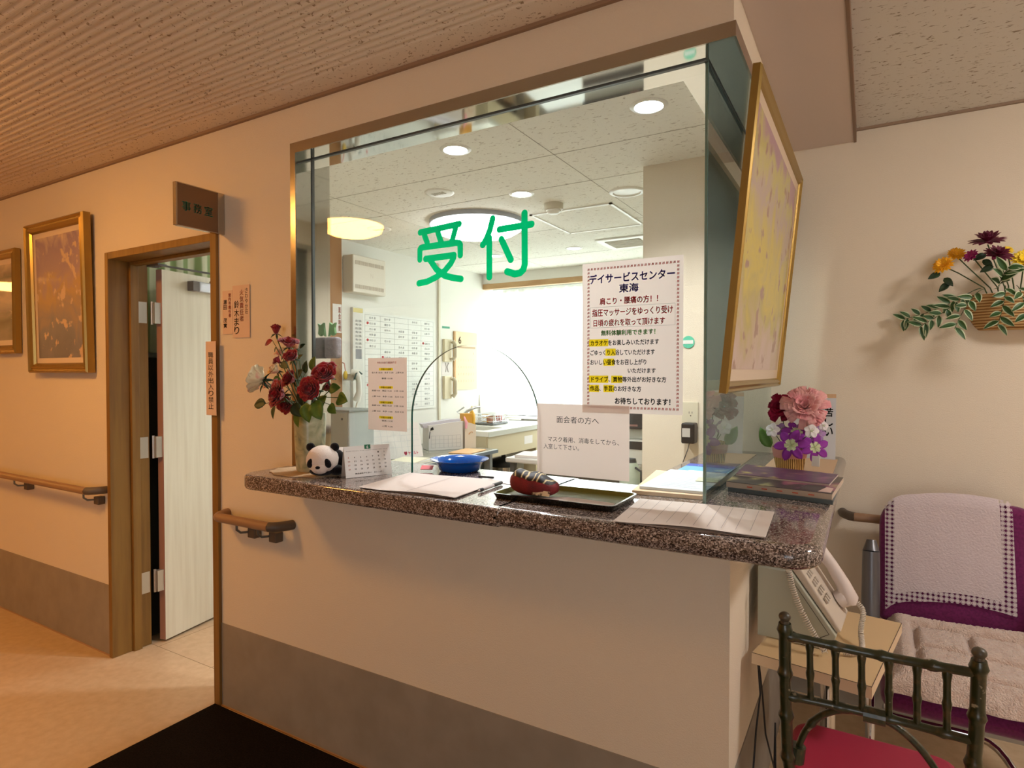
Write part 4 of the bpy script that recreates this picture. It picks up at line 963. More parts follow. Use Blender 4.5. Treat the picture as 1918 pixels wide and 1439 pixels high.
star('second violet lily, behind and above the front one', 1492, 810, 2.40, .046, 6, (.1,-.8,.7), tip=m_lav, thr=m_lilc, rot=.1)
star('violet lily drooping over the ribbon by the white tag', 1526, 838, 2.375, .046, 6, (.5,-.9,.1), tip=m_lav, thr=m_lilc, rot=.7)
star('cluster blossom of five white petals by the green leaf', 1447, 806, 2.38, .024, 5, (-.3,-1,.3), name='white_blossom', tip=m_wht, wid=.5)
star('white blossom tucked under the pale pink peony', 1520, 808, 2.325, .022, 5, (.2,-1,.4), name='white_blossom', tip=m_wht, wid=.5)
star('lilac blossom beside the white five petalled one', 1463, 805, 2.43, .022, 5, (.2,-1,.3), name='lilac_blossom', tip=m_lil2, wid=.5)
star('lilac blossom at the outer edge against the card', 1532, 813, 2.40, .026, 5, (.5,-1,.2), name='lilac_blossom', tip=m_lil2, wid=.4)
star('tiny white blossom above the card lettering', 1542, 798, 2.41, .016, 5, (.4,-1,.4), name='white_blossom', tip=m_wht, wid=.5)
t = T('broad_leaf', 'broad green leaf spreading from the straw basket towards the glass', 'leaf', bn)
q = at(1437, 822, y=2.40); g = MB(); leaf(g, V((bn.x-.060,bn.y-.030,bn.z+.002)), V((-.42,-.12,.75)), V((-.3,-1,.3)), .080, .022, .25, .2)
obj('blade', g, mat('leaf_green', (86,124,44), .5, noise=(40, (66,100,36), .4, .7)), t, smooth=60, solid=.0008)
c_ = at(1528, 862, y=2.335)
tag(obj('price_tag', MB().obox((c_.x,c_.y,c_.z-.004), (.026,.002,.036), -.3, -.15), m_paper, loc=(c_.x,c_.y,c_.z)), 'small white tag hanging from the flower basket', 'tag')
# card standing behind the flowers
A = at(1478, 857, y=2.84); A.z = ZT+.0012; uw = .172
t = T('message_card', 'white card with black brush writing standing behind the flower basket', 'card', A+V((uw/2,0,0)))
A = V((-.285, 2.84, ZT+.003)); v = V((0,.10,1)).normalized()
obj('card', MB().prism([(0,0),(uw,0),(uw,.272),(0,.272)], A, (1,0,0), v, (0,.002,0)), mat('grey_white_card', (206,206,208), .8), t)
obj('top_band', MB().prism([(0,.255),(uw,.255),(uw,.272),(0,.272)], A-V((0,.0004,0)), (1,0,0), v, (0,.0003,0)), mat('tan_card_band', (206,168,128), .8), t)
obj('print', text_mb('苦しい', A+V((uw*.76,-.0008,0))+v*.095, (1,0,0), v, .030, .12, vertical=True, bold=.02), m_ink, t)
# ================================================================ OFFICE
WX = -3.55
m_steelb = mat('beige_steel', (204,198,180), .5); m_dgrey = mat('charcoal_steel', (66,68,68), .45); m_lgrey = mat('light_grey_steel', (176,180,178), .5)
# curtain box and curtains
t = T('curtain_box', 'white curtain box with a wooden lower lip above the office window', 'curtain box', (-2.3,5.6,2.33))
obj('box', MB().box((WX+.001,5.46,2.372), (-.9,5.50,ZC)), m_owall, t)
obj('wood_lip', MB().box((WX+.001,5.455,2.318), (-.9,5.52,2.372)), mat('light_wood', (196,158,112), .5, noise=(20,(180,140,96),.4,.7), stretch=(.2,1,1)), t)
obj('curtain_track', MB().box((WX+.001,5.66,2.335), (-.9,5.70,2.355)), m_lgrey, t)
m_lace = trans_mat('white_lace', (244,244,240), .65)
def curtain(name, label, x0, x1, y, z0, z1, waves, amp, m, along='x'):
    t = T(name, label, 'curtain', ((x0+x1)/2, y, z1) if along == 'x' else (y, (x0+x1)/2, z1)); rng = random.Random(int(x0*100)); ph = [rng.uniform(0,6) for _ in range(4)]
    def fn(a, b2):
        s_ = a*waves*2*math.pi; off = amp*(.75*math.sin(s_+.4*math.sin(s_*.37+ph[0]))+.35*math.sin(s_*.53+ph[1]))*(.55+.45*(1-b2))
        q = x0+(x1-x0)*a; zz = z0+(z1-z0)*b2
        return V((q, y+off, zz)) if along == 'x' else V((y+off, q, zz))
    obj('fabric', MB().grid(waves*10+1, 10, fn), m, t, smooth=80); return t
t = curtain('lace_curtain', 'white lace curtain glowing with daylight over the office window', -3.44, -.95, 5.68, .98, 2.330, 22, .022, m_lace)
obj('heading_tape', MB().box((-3.44,5.722,2.262), (-.95,5.725,2.332)), mat('curtain_tape', (226,226,216), .9), t)
m_gcur = mat('green_curtain_cloth', (92,128,74), .85); N = m_gcur.node_tree.nodes; L = m_gcur.node_tree.links
tc = N.new('ShaderNodeTexCoord'); wv = N.new('ShaderNodeTexWave'); wv.bands_direction = 'Y'; wv.inputs['Scale'].default_value = 4.2; wv.inputs['Distortion'].default_value = .6; rp = N.new('ShaderNodeValToRGB')
rp.color_ramp.elements[0].position = .3; rp.color_ramp.elements[0].color = (*lin((150,168,112)),1); rp.color_ramp.elements[1].position = .75; rp.color_ramp.elements[1].color = (*lin((224,224,192)),1)
L.new(tc.outputs['Object'], wv.inputs[0]); L.new(wv.outputs['Fac'], rp.inputs[0]); L.new(rp.outputs[0], N['Principled BSDF'].inputs['Base Color'])
curtain('green_curtain', 'green and cream striped curtain glimpsed over the open office door', 1.86, 3.2, -3.50, 1.55, 2.36, 11, .018, m_gcur, 'y')
tag(obj('dark_gap_block', MB().box((-3.548,1.82,0), (-3.36,2.52,1.52)), mat('painted_gap_shade', (46,50,44), .6), loc=(-3.45,2.4,0), bevel=.004), 'dark block put in for the shade of the gap behind the open office door', 'block')  # dark box put in where the gap holds only shade
tag(obj('wooden_post', MB().box((WX+.001,3.26,0), (WX+.045,3.40,ZC-.001)), mat('brown_post', (158,112,66), .5), loc=(WX,3.33,0)), 'brown wooden door post at the edge of the steel jamb', 'post')
# wall unit
t = T('air_unit', 'white wall mounted air unit with two slotted grilles', 'air conditioner', (WX+.055,3.635,2.06))
obj('housing', MB().box((WX+.001,3.45,2.062), (WX+.115,3.82,2.352)), mat('cream_housing', (228,220,204), .5), t, bevel=.008)
for z in (2.29, 2.105):
    g = MB()
    for k in range(24): g.box((WX+.1152,3.475+k*.0135,z-.012), (WX+.1165,3.482+k*.0135,z+.018))
    obj('grille', g, mat('beige_slot', (190,176,156), .6), t)
obj('badge', text_mb('N', (WX+.1162,3.64,2.19), (0,1,0), (0,0,1), .03, .035), mat('faint_badge', (214,202,186), .6), t)
# staff board
t = T('staff_board', 'large white staff schedule board ruled into name slots with red magnets', 'whiteboard', (WX+.012,4.1,1.1))
by0, by1, bz0, bz1 = 3.66, 4.60, 1.105, 1.93
obj('board', MB().box((WX+.001,by0,bz0), (WX+.014,by1,bz1)), mat('board_white', (230,230,222), .35), t)
g = MB(); nr, nc = 17, 5
for k in range(nr+1): z = bz0+.02+k*(bz1-bz0-.04)/nr; g.box((WX+.0141,by0+.02,z-.0012), (WX+.0146,by1-.02,z+.0012))
for k in range(nc+1): y = by0+.02+k*(by1-by0-.04)/nc; g.box((WX+.0141,y-.0012,bz0+.02), (WX+.0146,y+.0012,bz1-.02))
obj('ruled_grid', g, mat('board_rule', (186,186,180), .7), t)
rng = random.Random(11); g = MB(); nm = '佐藤鈴木高橋田中伊藤渡辺山本中村小林加藤'
for k in range(nr):
    for c_ in range(nc):
        if rng.random() < .62:
            i = rng.randrange(len(nm)-3); z = bz0+.032+k*(bz1-bz0-.04)/nr; y = by0+.07+c_*(by1-by0-.04)/nc
            text_mb(nm[i:i+2]+' '+nm[i+2:i+3], (WX+.0148,y,z), (0,1,0), (0,0,1), .075, .020, mb=g)
obj('names', g, mat('grey_print', (110,112,112), .8), t)
for (k, c_) in ((15,0), (12,0), (9,1), (12,4), (4,0)):
    z = bz0+.045+k*(bz1-bz0-.04)/nr; y = by0+.05+c_*(by1-by0-.04)/nc
    obj('magnet', MB().lathe([(.001,.006),(.010,.005),(.011,0)], (WX+.0146,y,z), 14, Matrix.Rotation(math.pi/2,3,'Y')), mat('red_magnet', (214,70,76), .4), t, smooth=50)
t = T('name_strip', 'tall narrow white strip beside the staff board with a grey square on it', 'notice board', (WX+.02,3.56,1.1))
obj('strip', MB().box((WX+.001,3.53,1.10), (WX+.03,3.645,1.955)), mat('strip_white', (224,222,214), .5), t, bevel=.003)
obj('yellow_header', MB().box((WX+.0301,3.535,1.915), (WX+.031,3.64,1.950)), mat('pale_yellow_print', (228,214,150), .8), t)
obj('grey_square', MB().box((WX+.0301,3.56,1.545), (WX+.031,3.625,1.625)), mat('grey_print_square', (146,148,152), .7), t)
g = MB()
for k in range(8):
    text_mb('有休 ' if k % 2 else '出張 ', (WX+.0312,3.555,1.84-k*.03), (0,1,0), (0,0,1), .07, .018, mb=g)
obj('print', g, mat('grey_print', (110,112,112), .8), t)
t = T('sale_tag', 'white slip with red writing on the wooden post', 'slip', (WX+.048,3.36,1.84))
obj('sheet', MB().box((WX+.0455,3.305,1.74), (WX+.0465,3.395,1.96)), m_paper, t)
obj('print', text_mb('面会時間', (WX+.0468,3.362,1.75), (0,1,0), (0,0,1), .025, .19, vertical=True, bold=.02), m_redn, t)
# handset hanging by the strip, yellow charm
c_ = at(662, 725, x=WX+.10)
t = T('office_handset', 'white telephone handset hanging at the front of the staff board', 'telephone', (c_.x, c_.y, c_.z))
obj('handset', MB().tube([c_+V((0,-.02,.115)), c_+V((.03,.0,.11)), c_+V((.035,.02,.05)), c_+V((.03,.03,-.04)), c_+V((.01,.02,-.11))], [.026,.030,.021,.022,.030], 12), mat('white_handset', (230,226,214), .4), t, smooth=70)
obj('wall_cradle', MB().box((WX+.0005,c_.y-.012,c_.z+.05), (c_.x+.005,c_.y+.012,c_.z+.10)), m_white, t)
obj('earpiece_ring', MB().tube([c_+V((.045,-.035,.06)), c_+V((.05,-.02,.105)), c_+V((.05,.01,.118)), c_+V((.052,.04,.10))], .006, 8), mat('dark_teal_ring', (52,76,74), .5), t, smooth=70)
obj('cord', MB().tube([c_+V((.02,.02,-.12)), c_+V((.02,.0,-.17)), c_+V((.03,.03,-.20)), c_+V((.01,.01,-.235))], .005, 6), mat('cream_cord', (214,200,176), .6), t, smooth=70)
c_ = at(645, 703, x=WX+.09)+V((0,.012,0))
t = T('key_charm', 'yellow plastic charm on a pink strap beside the telephone handset', 'charm', c_)
obj('charm', MB().ell(c_, (.014,.018,.035)), mat('yellow_charm', (222,190,76), .5), t, smooth=70)
obj('strap', MB().tube([c_+V((0,0,.03)), c_+V((0,-.012,.09)), V((WX+.0005,c_.y+.05,c_.z+.10))], .004, 6), mat('pink_strap', (224,160,150), .6), t)
# grey document case on the desk
ZD = .79
t = T('document_case', 'light grey metal case with its shaded front painted darker standing on the desk behind the vase', 'cabinet', (-3.25,3.12,ZD))
obj('case', MB().box((-3.49,3.0,ZD), (-3.03,3.24,1.172)), m_lgrey, t, bevel=.004)
obj('shaded_front', MB().box((-3.48,2.994,ZD+.01), (-3.04,3.0,1.16)), mat('shaded_grey_door', (150,148,138), .5), t)  # darker panel paints the shade on the less lit side of the case
obj('lid', MB().box((-3.495,2.99,1.172), (-3.02,3.25,1.182)), mat('grey_lid', (140,144,142), .5), t)
obj('label', MB().box((-3.16,2.9925,.86), (-3.09,2.994,.93)), mat('faded_label', (176,160,160), .8), t)
obj('latch', MB().lathe([(.001,.004),(.008,.003),(.008,0)], (-3.09,2.994,1.12), 12, Matrix.Rotation(math.pi/2,3,'X')), m_dgrey, t)
# desk
t = T('office_desk', 'long office desk with grey top and charcoal drawers along the office wall', 'desk', (-3.1,3.6,0))
obj('top', MB().box((WX+.052,2.55,ZD-.035), (-2.70,4.38,ZD-.0005)), mat('grey_green_desktop', (150,148,130), .25, coat=.3), t, bevel=.006)
obj('edge_band', MB().box((-2.7005,2.55,ZD-.032), (-2.694,4.38,ZD-.006)), mat('blue_grey_edge', (108,118,124), .4), t)
obj('end_panel', MB().box((-3.50,4.32,0), (-2.74,4.36,ZD-.035)), mat('grey_panel', (150,154,150), .5), t)
obj('carcass', MB().box((-3.45,2.62,.06), (-2.80,4.318,ZD-.036)), m_dgrey, t)
for k, (z0, z1) in enumerate(((.60,.745), (.42,.59), (.10,.41))):
    d_ = obj('drawer', MB().box((-2.80,3.86,z0), (-2.785,4.30,z1)), mat('charcoal_drawer', (58,62,60), .45), t, bevel=.003)
    obj('handle', MB().box((-2.785,4.0,z1-.03), (-2.777,4.16,z1-.018)), m_gmet, d_)
    if k == 0: obj('lock', MB().lathe([(.001,.004),(.009,.003),(.009,0)], (-2.785,4.27,.69), 12, Matrix.Rotation(math.pi/2,3,'Y')), mat('brass_lock', (190,160,100), .4, .6), d_)
# things on the desk
def opx(px, py, z): return at(px, py, z=z)
def tent(name, label, cat, A, u, w, h, lean, m, back=.06, group=None):
    n = V((u.y,-u.x,0)); v = (V((0,0,h))-n*lean).normalized(); t = T(name, label, cat, A, group)
    obj('page', MB().prism([(0,0),(w,0),(w,h),(0,h)], A, u, v, -n*.002), m, t)
    vb = ((A+v*h)-(A-n*(lean*2))); hb = vb.length
    obj('back_page', MB().prism([(0,0),(w,0),(w,hb*.985),(0,hb*.985)], A-n*(lean*2+.003), u, vb.normalized(), -n*.002), mat('card_back', (206,198,170), .8), t)
    return t, n, v
A = V((-3.10,3.33,ZD+.001)); u = V((.36,.93,0)).normalized()
t, n, v = tent('tabletop_calendar', 'white tent calendar with red print standing on the desk', 'calendar', A, u, .40, .27, .09, m_paper)
g = MB()
for a in range(1, 5): g.prism([(0,0),(.37,0),(.37,.0015),(0,.0015)], A+u*.015+v*(.04+a*.045)+n*.0006, u, v, n*.0003)
for a in range(1, 7): g.prism([(0,0),(.0015,0),(.0015,.2),(0,.2)], A+u*(.015+a*.053)+v*.04+n*.0006, u, v, n*.0003)
obj('printed_grid', g, mat('pale_rule', (196,198,200), .8), t)
obj('print', text_mb('♥ ヤクルト', A+u*.24+v*.018+n*.001, u, v, .12, .03, bold=.03), mat('raspberry_print', (214,44,88), .8), t)
for i in range(4):
    a0 = V((-3.0+.03*i,3.12-.05*i,ZD+.001+i*.006))
    tag(obj('paper_stack', MB().obox((-2.83,3.44-.022*i,ZD+.0032+i*.0060), (.21,.28,.005), .05+.07*i), mat('cream_paper' if i % 2 else 'white_copy_paper', (226,220,196) if i % 2 else (226,224,220), .9), loc=(-2.95,3.4,ZD)), ('undermost cream sheaf', 'second white sheaf', 'third cream sheaf', 'topmost white sheaf')[i]+' of the paper pile on the desk by the case', 'papers', 'paper pile on the desk')
tag(obj('clipboard', MB().obox((-2.86,2.84,ZD+.0115), (.28,.40,.02), -.15), mat('slate_board', (78,76,72), .5), loc=(-2.86,2.9,ZD), bevel=.004), 'dark flat tray at the near end of the desk', 'tray')
tag(obj('loose_paper', MB().obox((-2.84,2.90,ZD+.0245), (.24,.32,.003), -.3), mat('bluish_paper', (220,220,226), .8), loc=(-2.84,2.97,ZD+.03)), 'bluish white papers lying on the dark tray', 'paper')
tag(obj('stapler', MB().obox((-2.87,2.96,ZD+.0365), (.05,.16,.018), .5), m_black, loc=(-2.87,3.12,ZD+.035), bevel=.004), 'black stapler on the papers at the desk end', 'stapler')
A = V((-3.12,3.98,ZD+.001))
t = T('file_box', 'white file box with printed sheets and a black clip on the desk', 'file box', A+V((.1,.12,0)))
u = V((.55,.83,0)).normalized(); n = V((u.y,-u.x,0)); Zv = V((0,0,1))
obj('box', MB().prism([(0,0),(.30,0),(.30,.235),(0,.205)], A, u, Zv, -n*.16), mat('box_white', (222,220,216), .7), t)
g = MB()
for a in range(8): g.prism([(0,0),(.0018,0),(.0018,.10),(0,.10)], A+u*(.02+a*.037)+Zv*.02+n*.001, u, Zv, n*.0005)
for a in range(4): g.prism([(0,0),(.26,0),(.26,.0018),(0,.0018)], A+u*.02+Zv*(.02+a*.033)+n*.001, u, Zv, n*.0005)
obj('printed_calendar', g, mat('grey_rule2', (176,176,178), .8), t)
obj('inserted_sheets', MB().prism([(-.03,.02),(.28,.055),(.30,.085),(.20,.085),(-.05,.055)], A+Zv*.165-n*.03, u, Zv, -n*.08), mat('lilac_white_sheets', (206,202,210), .8), t)
obj('binder_clip', MB().prism([(0,0),(.03,.008),(.024,.03),(.004,.022)], A+u*.012+Zv*.165+n*.001, u, Zv, n*.004).tube([A+u*.01+Zv*.16+n*.004, A+u*.004+Zv*.10+n*.004], .003, 6), m_black, t)
t = T('file_holder', 'tall pale box file with an orange folder beside the white file box', 'file holder', A+u*.36)
B_ = A+u*.325-n*.01
obj('holder', MB().prism([(0,0),(.10,0),(.10,.20),(0,.23)], B_, u, Zv, -n*.22), mat('cream_holder', (230,216,196), .7), t)
obj('orange_folder', MB().prism([(0,0),(.075,0),(.075,.10),(0,.10)], B_+u*.015+Zv*.19-n*.06, u, Zv, -n*.1), mat('orange_folder', (214,156,58), .6), t)
obj('pink_tassel', MB().tube([B_+u*.0+Zv*.27-n*.02, B_+u*.01+Zv*.22+n*.006, B_+u*.005+Zv*.17+n*.008], [.006,.014,.010], 8), mat('pink_tassel', (244,176,186), .8), t, smooth=60)
obj('emblem', MB().tube([B_+u*(.05+.018*math.cos(a*.7))+Zv*(.13+.012*math.sin(a*1.1))+n*.002 for a in range(7)], .003, 5), mat('tan_emblem', (210,160,110), .7), t)
tag(obj('brown_envelope', MB().obox((-2.815,4.10,ZD+.0045), (.19,.30,.007), .12), mat('peach_envelope', (232,188,140), .8), loc=(-2.9,4.08,ZD), bevel=.001), 'peach coloured envelope on the bare end of the desk', 'envelope')
# wall between board and curtain
tag(obj('cable_duct', MB().box((WX+.001,4.665,.905), (WX+.018,4.69,ZC-.005)), mat('ivory_duct', (222,214,190), .5), loc=(WX,4.68,.8)), 'thin ivory cable duct running up the wall by the staff board', 'duct')
tag(obj('green_label', MB().box((WX+.001,4.74,1.865), (WX+.003,4.86,1.885)), mat('green_tag_print', (90,168,140), .7), loc=(WX,4.8,1.87)), 'tiny green label on the wall above the upper intercom', 'label')
for z, lb in ((1.56, 'ivory intercom handset mounted beside the wall calendar'), (1.20, 'lower ivory intercom handset near the file box')):
    t = T('intercom', lb, 'intercom', (WX,4.80,z), 'wall intercoms')
    obj('base', MB().box((WX+.001,4.74,z-.02), (WX+.03,4.86,z+.20)), mat('ivory_plastic', (222,210,176), .5), t, bevel=.006)
    obj('receiver', MB().tube([(WX+.045,4.85,z+.18), (WX+.07,4.86,z+.15), (WX+.07,4.86,z+.03), (WX+.045,4.85,z)], [.022,.018,.018,.022], 10), mat('shaded_receiver', (196,184,156), .5), t, smooth=70)  # receiver is the ivory of the base with shade put into its colour
t = T('key_paper', 'white paper with a drawing between the two intercoms', 'paper', (WX,4.80,1.45))
obj('sheet', MB().box((WX+.001,4.73,1.412), (WX+.003,4.88,1.532)), m_paper, t)
obj('drawing', MB().tube([(WX+.0035,4.79,1.44), (WX+.0035,4.80,1.49), (WX+.0035,4.785,1.53)], .004, 5).tube([(WX+.0035,4.83,1.44), (WX+.0035,4.815,1.49), (WX+.0035,4.835,1.53)], .004, 5), mat('grey_print', (150,140,130), .8), t)
t = T('wall_calendar', 'peach toned June wall calendar on the office wall near the curtain', 'calendar', (WX,5.15,1.25))
cy0, cy1, cz0, cz1 = 4.945, 5.325, 1.265, 1.845
obj('pages', MB().box((WX+.001,cy0,cz0), (WX+.012,cy1,cz1)), mat('peach_page', (238,216,180), .8), t)
obj('spine_stick', MB().box((WX+.001,cy0-.025,cz0-.05), (WX+.016,cy0,cz1)), mat('tan_stick', (206,164,112), .6), t)
obj('month', text_mb('6', (WX+.0125,cy0+.05,cz1-.12), (0,1,0), (0,0,1), .045, .07, bold=.02).add(text_mb('水無月', (WX+.0125,cy0+.12,cz1-.105), (0,1,0), (0,0,1), .2, .035).v, []), mat('brown_print', (160,130,100), .8), t)
g = MB(); g.box((WX+.0121,cy0+.03,cz1-.165), (WX+.0126,cy1-.03,cz1-.145)); d_ = 1
for rw in range(5):
    for c2 in range(7):
        if (rw == 0 and c2 < 6) or d_ > 30: continue
        text_mb(str(d_), (WX+.0128,cy0+.04+c2*.045,cz1-.225-rw*.07), (0,1,0), (0,0,1), .008*len(str(d_)), .022, mb=g); d_ += 1
obj('dates', g, mat('tan_print', (186,160,128), .8), t)
# sink unit
ZK = .90
t = T('sink_unit', 'beige kitchen sink unit with a white top under the window end of the wall', 'sink', (-3.25,5.2,0))
g = MB(); sx0, sx1, sy0, sy1 = WX+.002, -2.945, 4.62, 5.90; bx0, bx1, b0_, b1_ = -3.40, -3.06, 4.72, 5.08
for lo, hi in (((sx0,sy0),(bx0,sy1)), ((bx1,sy0),(sx1,sy1)), ((bx0,sy0),(bx1,b0_)), ((bx0,b1_),(bx1,sy1))): g.box((lo[0],lo[1],ZK-.045), (hi[0],hi[1],ZK))
obj('top', g, mat('white_worktop', (236,234,226), .3), t)
obj('front_edge', MB().box((-2.945,sy0,ZK-.047), (-2.938,sy1,ZK-.001)), mat('grey_white_edge', (200,200,188), .4), t)
g = MB().lathe([(.001,-.14),(.10,-.14),(.15,-.12),(.17,-.04),(.175,-.001)], ((bx0+bx1)/2,(b0_+b1_)/2,ZK), 28)
obj('basin', MB().box((bx0,b0_,ZK-.16), (bx1,b1_,ZK-.15)).box((bx0-.004,b0_,ZK-.16),(bx0,b1_,ZK-.045)).box((bx1,b0_,ZK-.16),(bx1+.004,b1_,ZK-.045)).box((bx0,b0_-.004,ZK-.16),(bx1,b0_,ZK-.045)).box((bx0,b1_,ZK-.16),(bx1,b1_+.004,ZK-.045)), mat('beige_basin', (196,194,176), .3), t)
m_bei = mat('beige_laminate', (206,192,158), .5)
obj('apron', MB().box((-2.97,sy0+.01,.66), (-2.955,5.62,ZK-.046)), m_bei, t)
obj('end_panel', MB().box((sx0,sy0+.004,0), (-2.97,sy0+.03,ZK-.046)), m_bei, t)
obj('support_post', MB().box((-3.10,5.55,0), (-2.956,5.62,.66)), m_bei, t)
obj('label', MB().box((-2.9548,5.30,.72), (-2.9535,5.47,.80)), m_paper, t)
c_ = V((-3.42,4.86,ZK))
obj('faucet', MB().tube([c_+V((0,0,.0)), c_+V((.01,.01,.10)), c_+V((.05,.04,.16)), c_+V((.11,.09,.195)), c_+V((.15,.12,.20))], [.022,.02,.016,.014,.014], 12), m_chrome, t, smooth=70)
obj('tap_lever', MB().tube([c_+V((.0,0,.13)), c_+V((-.03,-.02,.15)), c_+V((.03,.02,.20))], .008, 8), m_chrome, t, smooth=70)
bxx = at(884, 798, z=ZK); t = T('detergent_bottle', 'orange detergent bottle beside the tap on the sink unit', 'bottle', bxx)
obj('bottle', MB().lathe([(.001,0),(.032,.0),(.034,.01),(.034,.11),(.02,.14),(.012,.15),(.012,.165)], bxx+V((0,0,.001)), 18), mat('amber_plastic', (232,172,40), .3, trans=.2), t, smooth=50)
obj('cap', MB().lathe([(.013,.164),(.014,.185),(.006,.20),(.001,.201)], bxx, 14), mat('pale_cap', (240,226,180), .4), t, smooth=50)
def rack(label, px, py, w, d_, h, m, frm):
    c_ = at(px, py, z=ZK)+V((.10,0,.001)); t = T('dish_rack', label, 'dish rack', c_)
    obj('tray', MB().obox(c_+V((0,0,.012)), (w,d_,.02), 0), frm, t, bevel=.006)
    g = MB()
    for k in range(9):
        y = c_.y-d_/2+.02+k*(d_-.04)/8; g.tube([(c_.x-w/2+.01,y,c_.z+.02), (c_.x-w/2,y,c_.z+h), (c_.x+w/2,y,c_.z+h), (c_.x+w/2-.01,y,c_.z+.02)], .003, 5)
    for z in (.35, .7, 1.0): g.tube([(c_.x-w/2,c_.y-d_/2,c_.z+h*z), (c_.x+w/2,c_.y-d_/2,c_.z+h*z), (c_.x+w/2,c_.y+d_/2,c_.z+h*z), (c_.x-w/2,c_.y+d_/2,c_.z+h*z)], .003, 5, closed=True)
    obj('wire_basket', g, m, t); return t, c_
t, c_ = rack('wire dish rack with brown cups on a grey tray behind the sink', 906, 794, .22, .30, .11, m_chrome, mat('grey_tray', (110,112,112), .4))
for k, (dx, dy, cc) in enumerate(((0.03,-.09,(176,120,96)), (.0,.0,(200,170,140)), (.04,.08,(190,96,80)))):
    q = c_+V((dx,dy,.024)); tag(obj('cup', MB().lathe([(.001,0),(.03,0),(.036,.06),(.033,.06),(.028,.008),(.001,.008)], q, 18), mat('cup_glaze', cc, .4), loc=q, smooth=50), ('brown cup at the near end of the wire dish rack', 'beige cup in the middle of the wire dish rack', 'red brown cup at the far end of the wire dish rack')[k], 'cup', 'cups in the dish rack')
q = V((-3.515,5.37,ZK+.001)); tag(obj('cutting_board', MB().prism([(0,0),(.22,0),(.22,.27),(.02,.30)], q, V((.28,.96,0)).normalized(), V((-.12,.0,1)).normalized(), V((-.018,0,0))), m_white, loc=q), 'white cutting board leaning on the wall behind the dish rack', 'cutting board')
t, c_ = rack('second dish rack full of white plates below the curtain edge', 955, 785, .26, .30, .12, m_chrome, m_white)
for k in range(5):
    q = c_+V((0,-.13+.0325*((1,2,4,5,6)[k]+.5)+.008,.128)); tag(obj('plate', MB().lathe([(.001,0),(.06,0),(.10,.012),(.10,.016),(.058,.005),(.001,.005)], q, 24, Matrix.Rotation(math.pi/2,3,'X')), m_white, loc=q, smooth=50), ('nearest white plate standing in the second dish rack','second white plate in the second dish rack','middle white plate in the second dish rack','fourth white plate in the second dish rack','last white plate in the second dish rack, by the window')[k], 'plate', 'plates in the second dish rack')
# bin under the sink, second desk, printer, kettle
c_ = at(953, 890, z=.30); c_ = V((-3.15,5.22,0))
t = T('pedal_bin', 'stainless pedal bin with black lid under the sink', 'bin', c_)
obj('body', MB().lathe([(.001,0),(.13,0),(.13,.50),(.125,.50)], c_, 28), m_satin, t, smooth=50)
obj('lid', MB().lathe([(.134,.50),(.138,.53),(.12,.565),(.05,.585),(.001,.588)], c_, 28), m_black, t, smooth=60)
obj('lid_knob', MB().tube([c_+V((.0,0,.58)), c_+V((0,0,.63))], .022, 12), m_black, t)
t = T('folding_chair', 'dark stacking chair half hidden under the sink unit', 'chair', (-3.22,4.86,0))
g = MB().obox((-3.24,4.86,.60), (.04,.22,.20), 0, 0, .15)
obj('backrest', g, m_black, t, bevel=.012)
obj('seat', MB().box((-3.20,4.72,.40), (-2.98,4.98,.435)), m_dark, t, bevel=.01)
for sx_ in (-3.19, -2.99):
    for sy_ in (4.74, 4.96): obj('leg', MB().tube([(sx_,sy_,0), (sx_,sy_,.40)], .009, 8), m_gmet, t)
obj('back_post', MB().tube([(-3.21,4.78,.42), (-3.25,4.78,.66)], .008, 6), m_gmet, t); obj('back_post', MB().tube([(-3.21,4.94,.42), (-3.25,4.94,.66)], .008, 6), m_gmet, t)
t = T('work_table', 'grey white work table partly hidden behind the visitor notice', 'table', (-2.0,4.6,0))
obj('top', MB().box((-2.55,4.25,.705), (-1.45,5.0,.745)), mat('table_white', (214,212,206), .4), t, bevel=.01)
for sx_ in (-2.50, -1.50):
    for sy_ in (4.30, 4.95): obj('leg', MB().box((sx_-.02,sy_-.02,0), (sx_+.02,sy_+.02,.705)), m_gmet, t)
obj('modesty_panel', MB().box((-2.48,4.96,.25), (-1.52,4.975,.69)), mat('warm_grey_panel', (130,124,116), .5), t)
tag(obj('table_papers', MB().obox((-2.40,4.42,.7565), (.20,.26,.02), .2), m_paper, loc=(-2.4,4.42,.745)), 'sheaf of white papers on the near corner of the work table', 'papers')
t = T('fax_machine', 'white and black fax machine between the visitor notice and the wall end', 'fax machine', (-1.55,4.65,.746))
fx0, fx1 = -1.95, -1.40
obj('body', MB().box((fx0,4.40,.746), (fx1,4.85,.93)), m_white, t, bevel=.01)
obj('paper_slot', MB().box((fx0+.02,4.395,.86), (fx1-.02,4.40,.92)), m_dark, t)
obj('upper_body', MB().box((fx0,4.46,.93), (fx1,4.85,1.01)), mat('pale_grey_shell', (196,200,192), .4), t, bevel=.008)
obj('scanner_lid', MB().box((fx0,4.42,1.01), (fx1+.0,4.85,1.16)), mat('charcoal_lid', (70,74,78), .25), t, bevel=.012)
obj('maker_plate', MB().box((fx1-.16,4.4185,1.03), (fx1-.09,4.4205,1.045)), mat('dull_red_plate', (170,130,126), .5), t)
c_ = at(1190, 905, y=4.0); c_ = V((-1.33,4.0,0))
t = T('stool_table', 'small stand in front of the fax machine, beside the wall end', 'stand', (-1.36,3.95,0))
obj('top', MB().box((-1.52,3.78,.60), (-1.20,4.12,.63)), mat('brown_grey_top', (120,110,100), .5), t, bevel=.005)
for sx_ in (-1.49, -1.23):
    for sy_ in (3.81, 4.09): obj('leg', MB().box((sx_-.014,sy_-.014,0), (sx_+.014,sy_+.014,.60)), m_gmet, t)
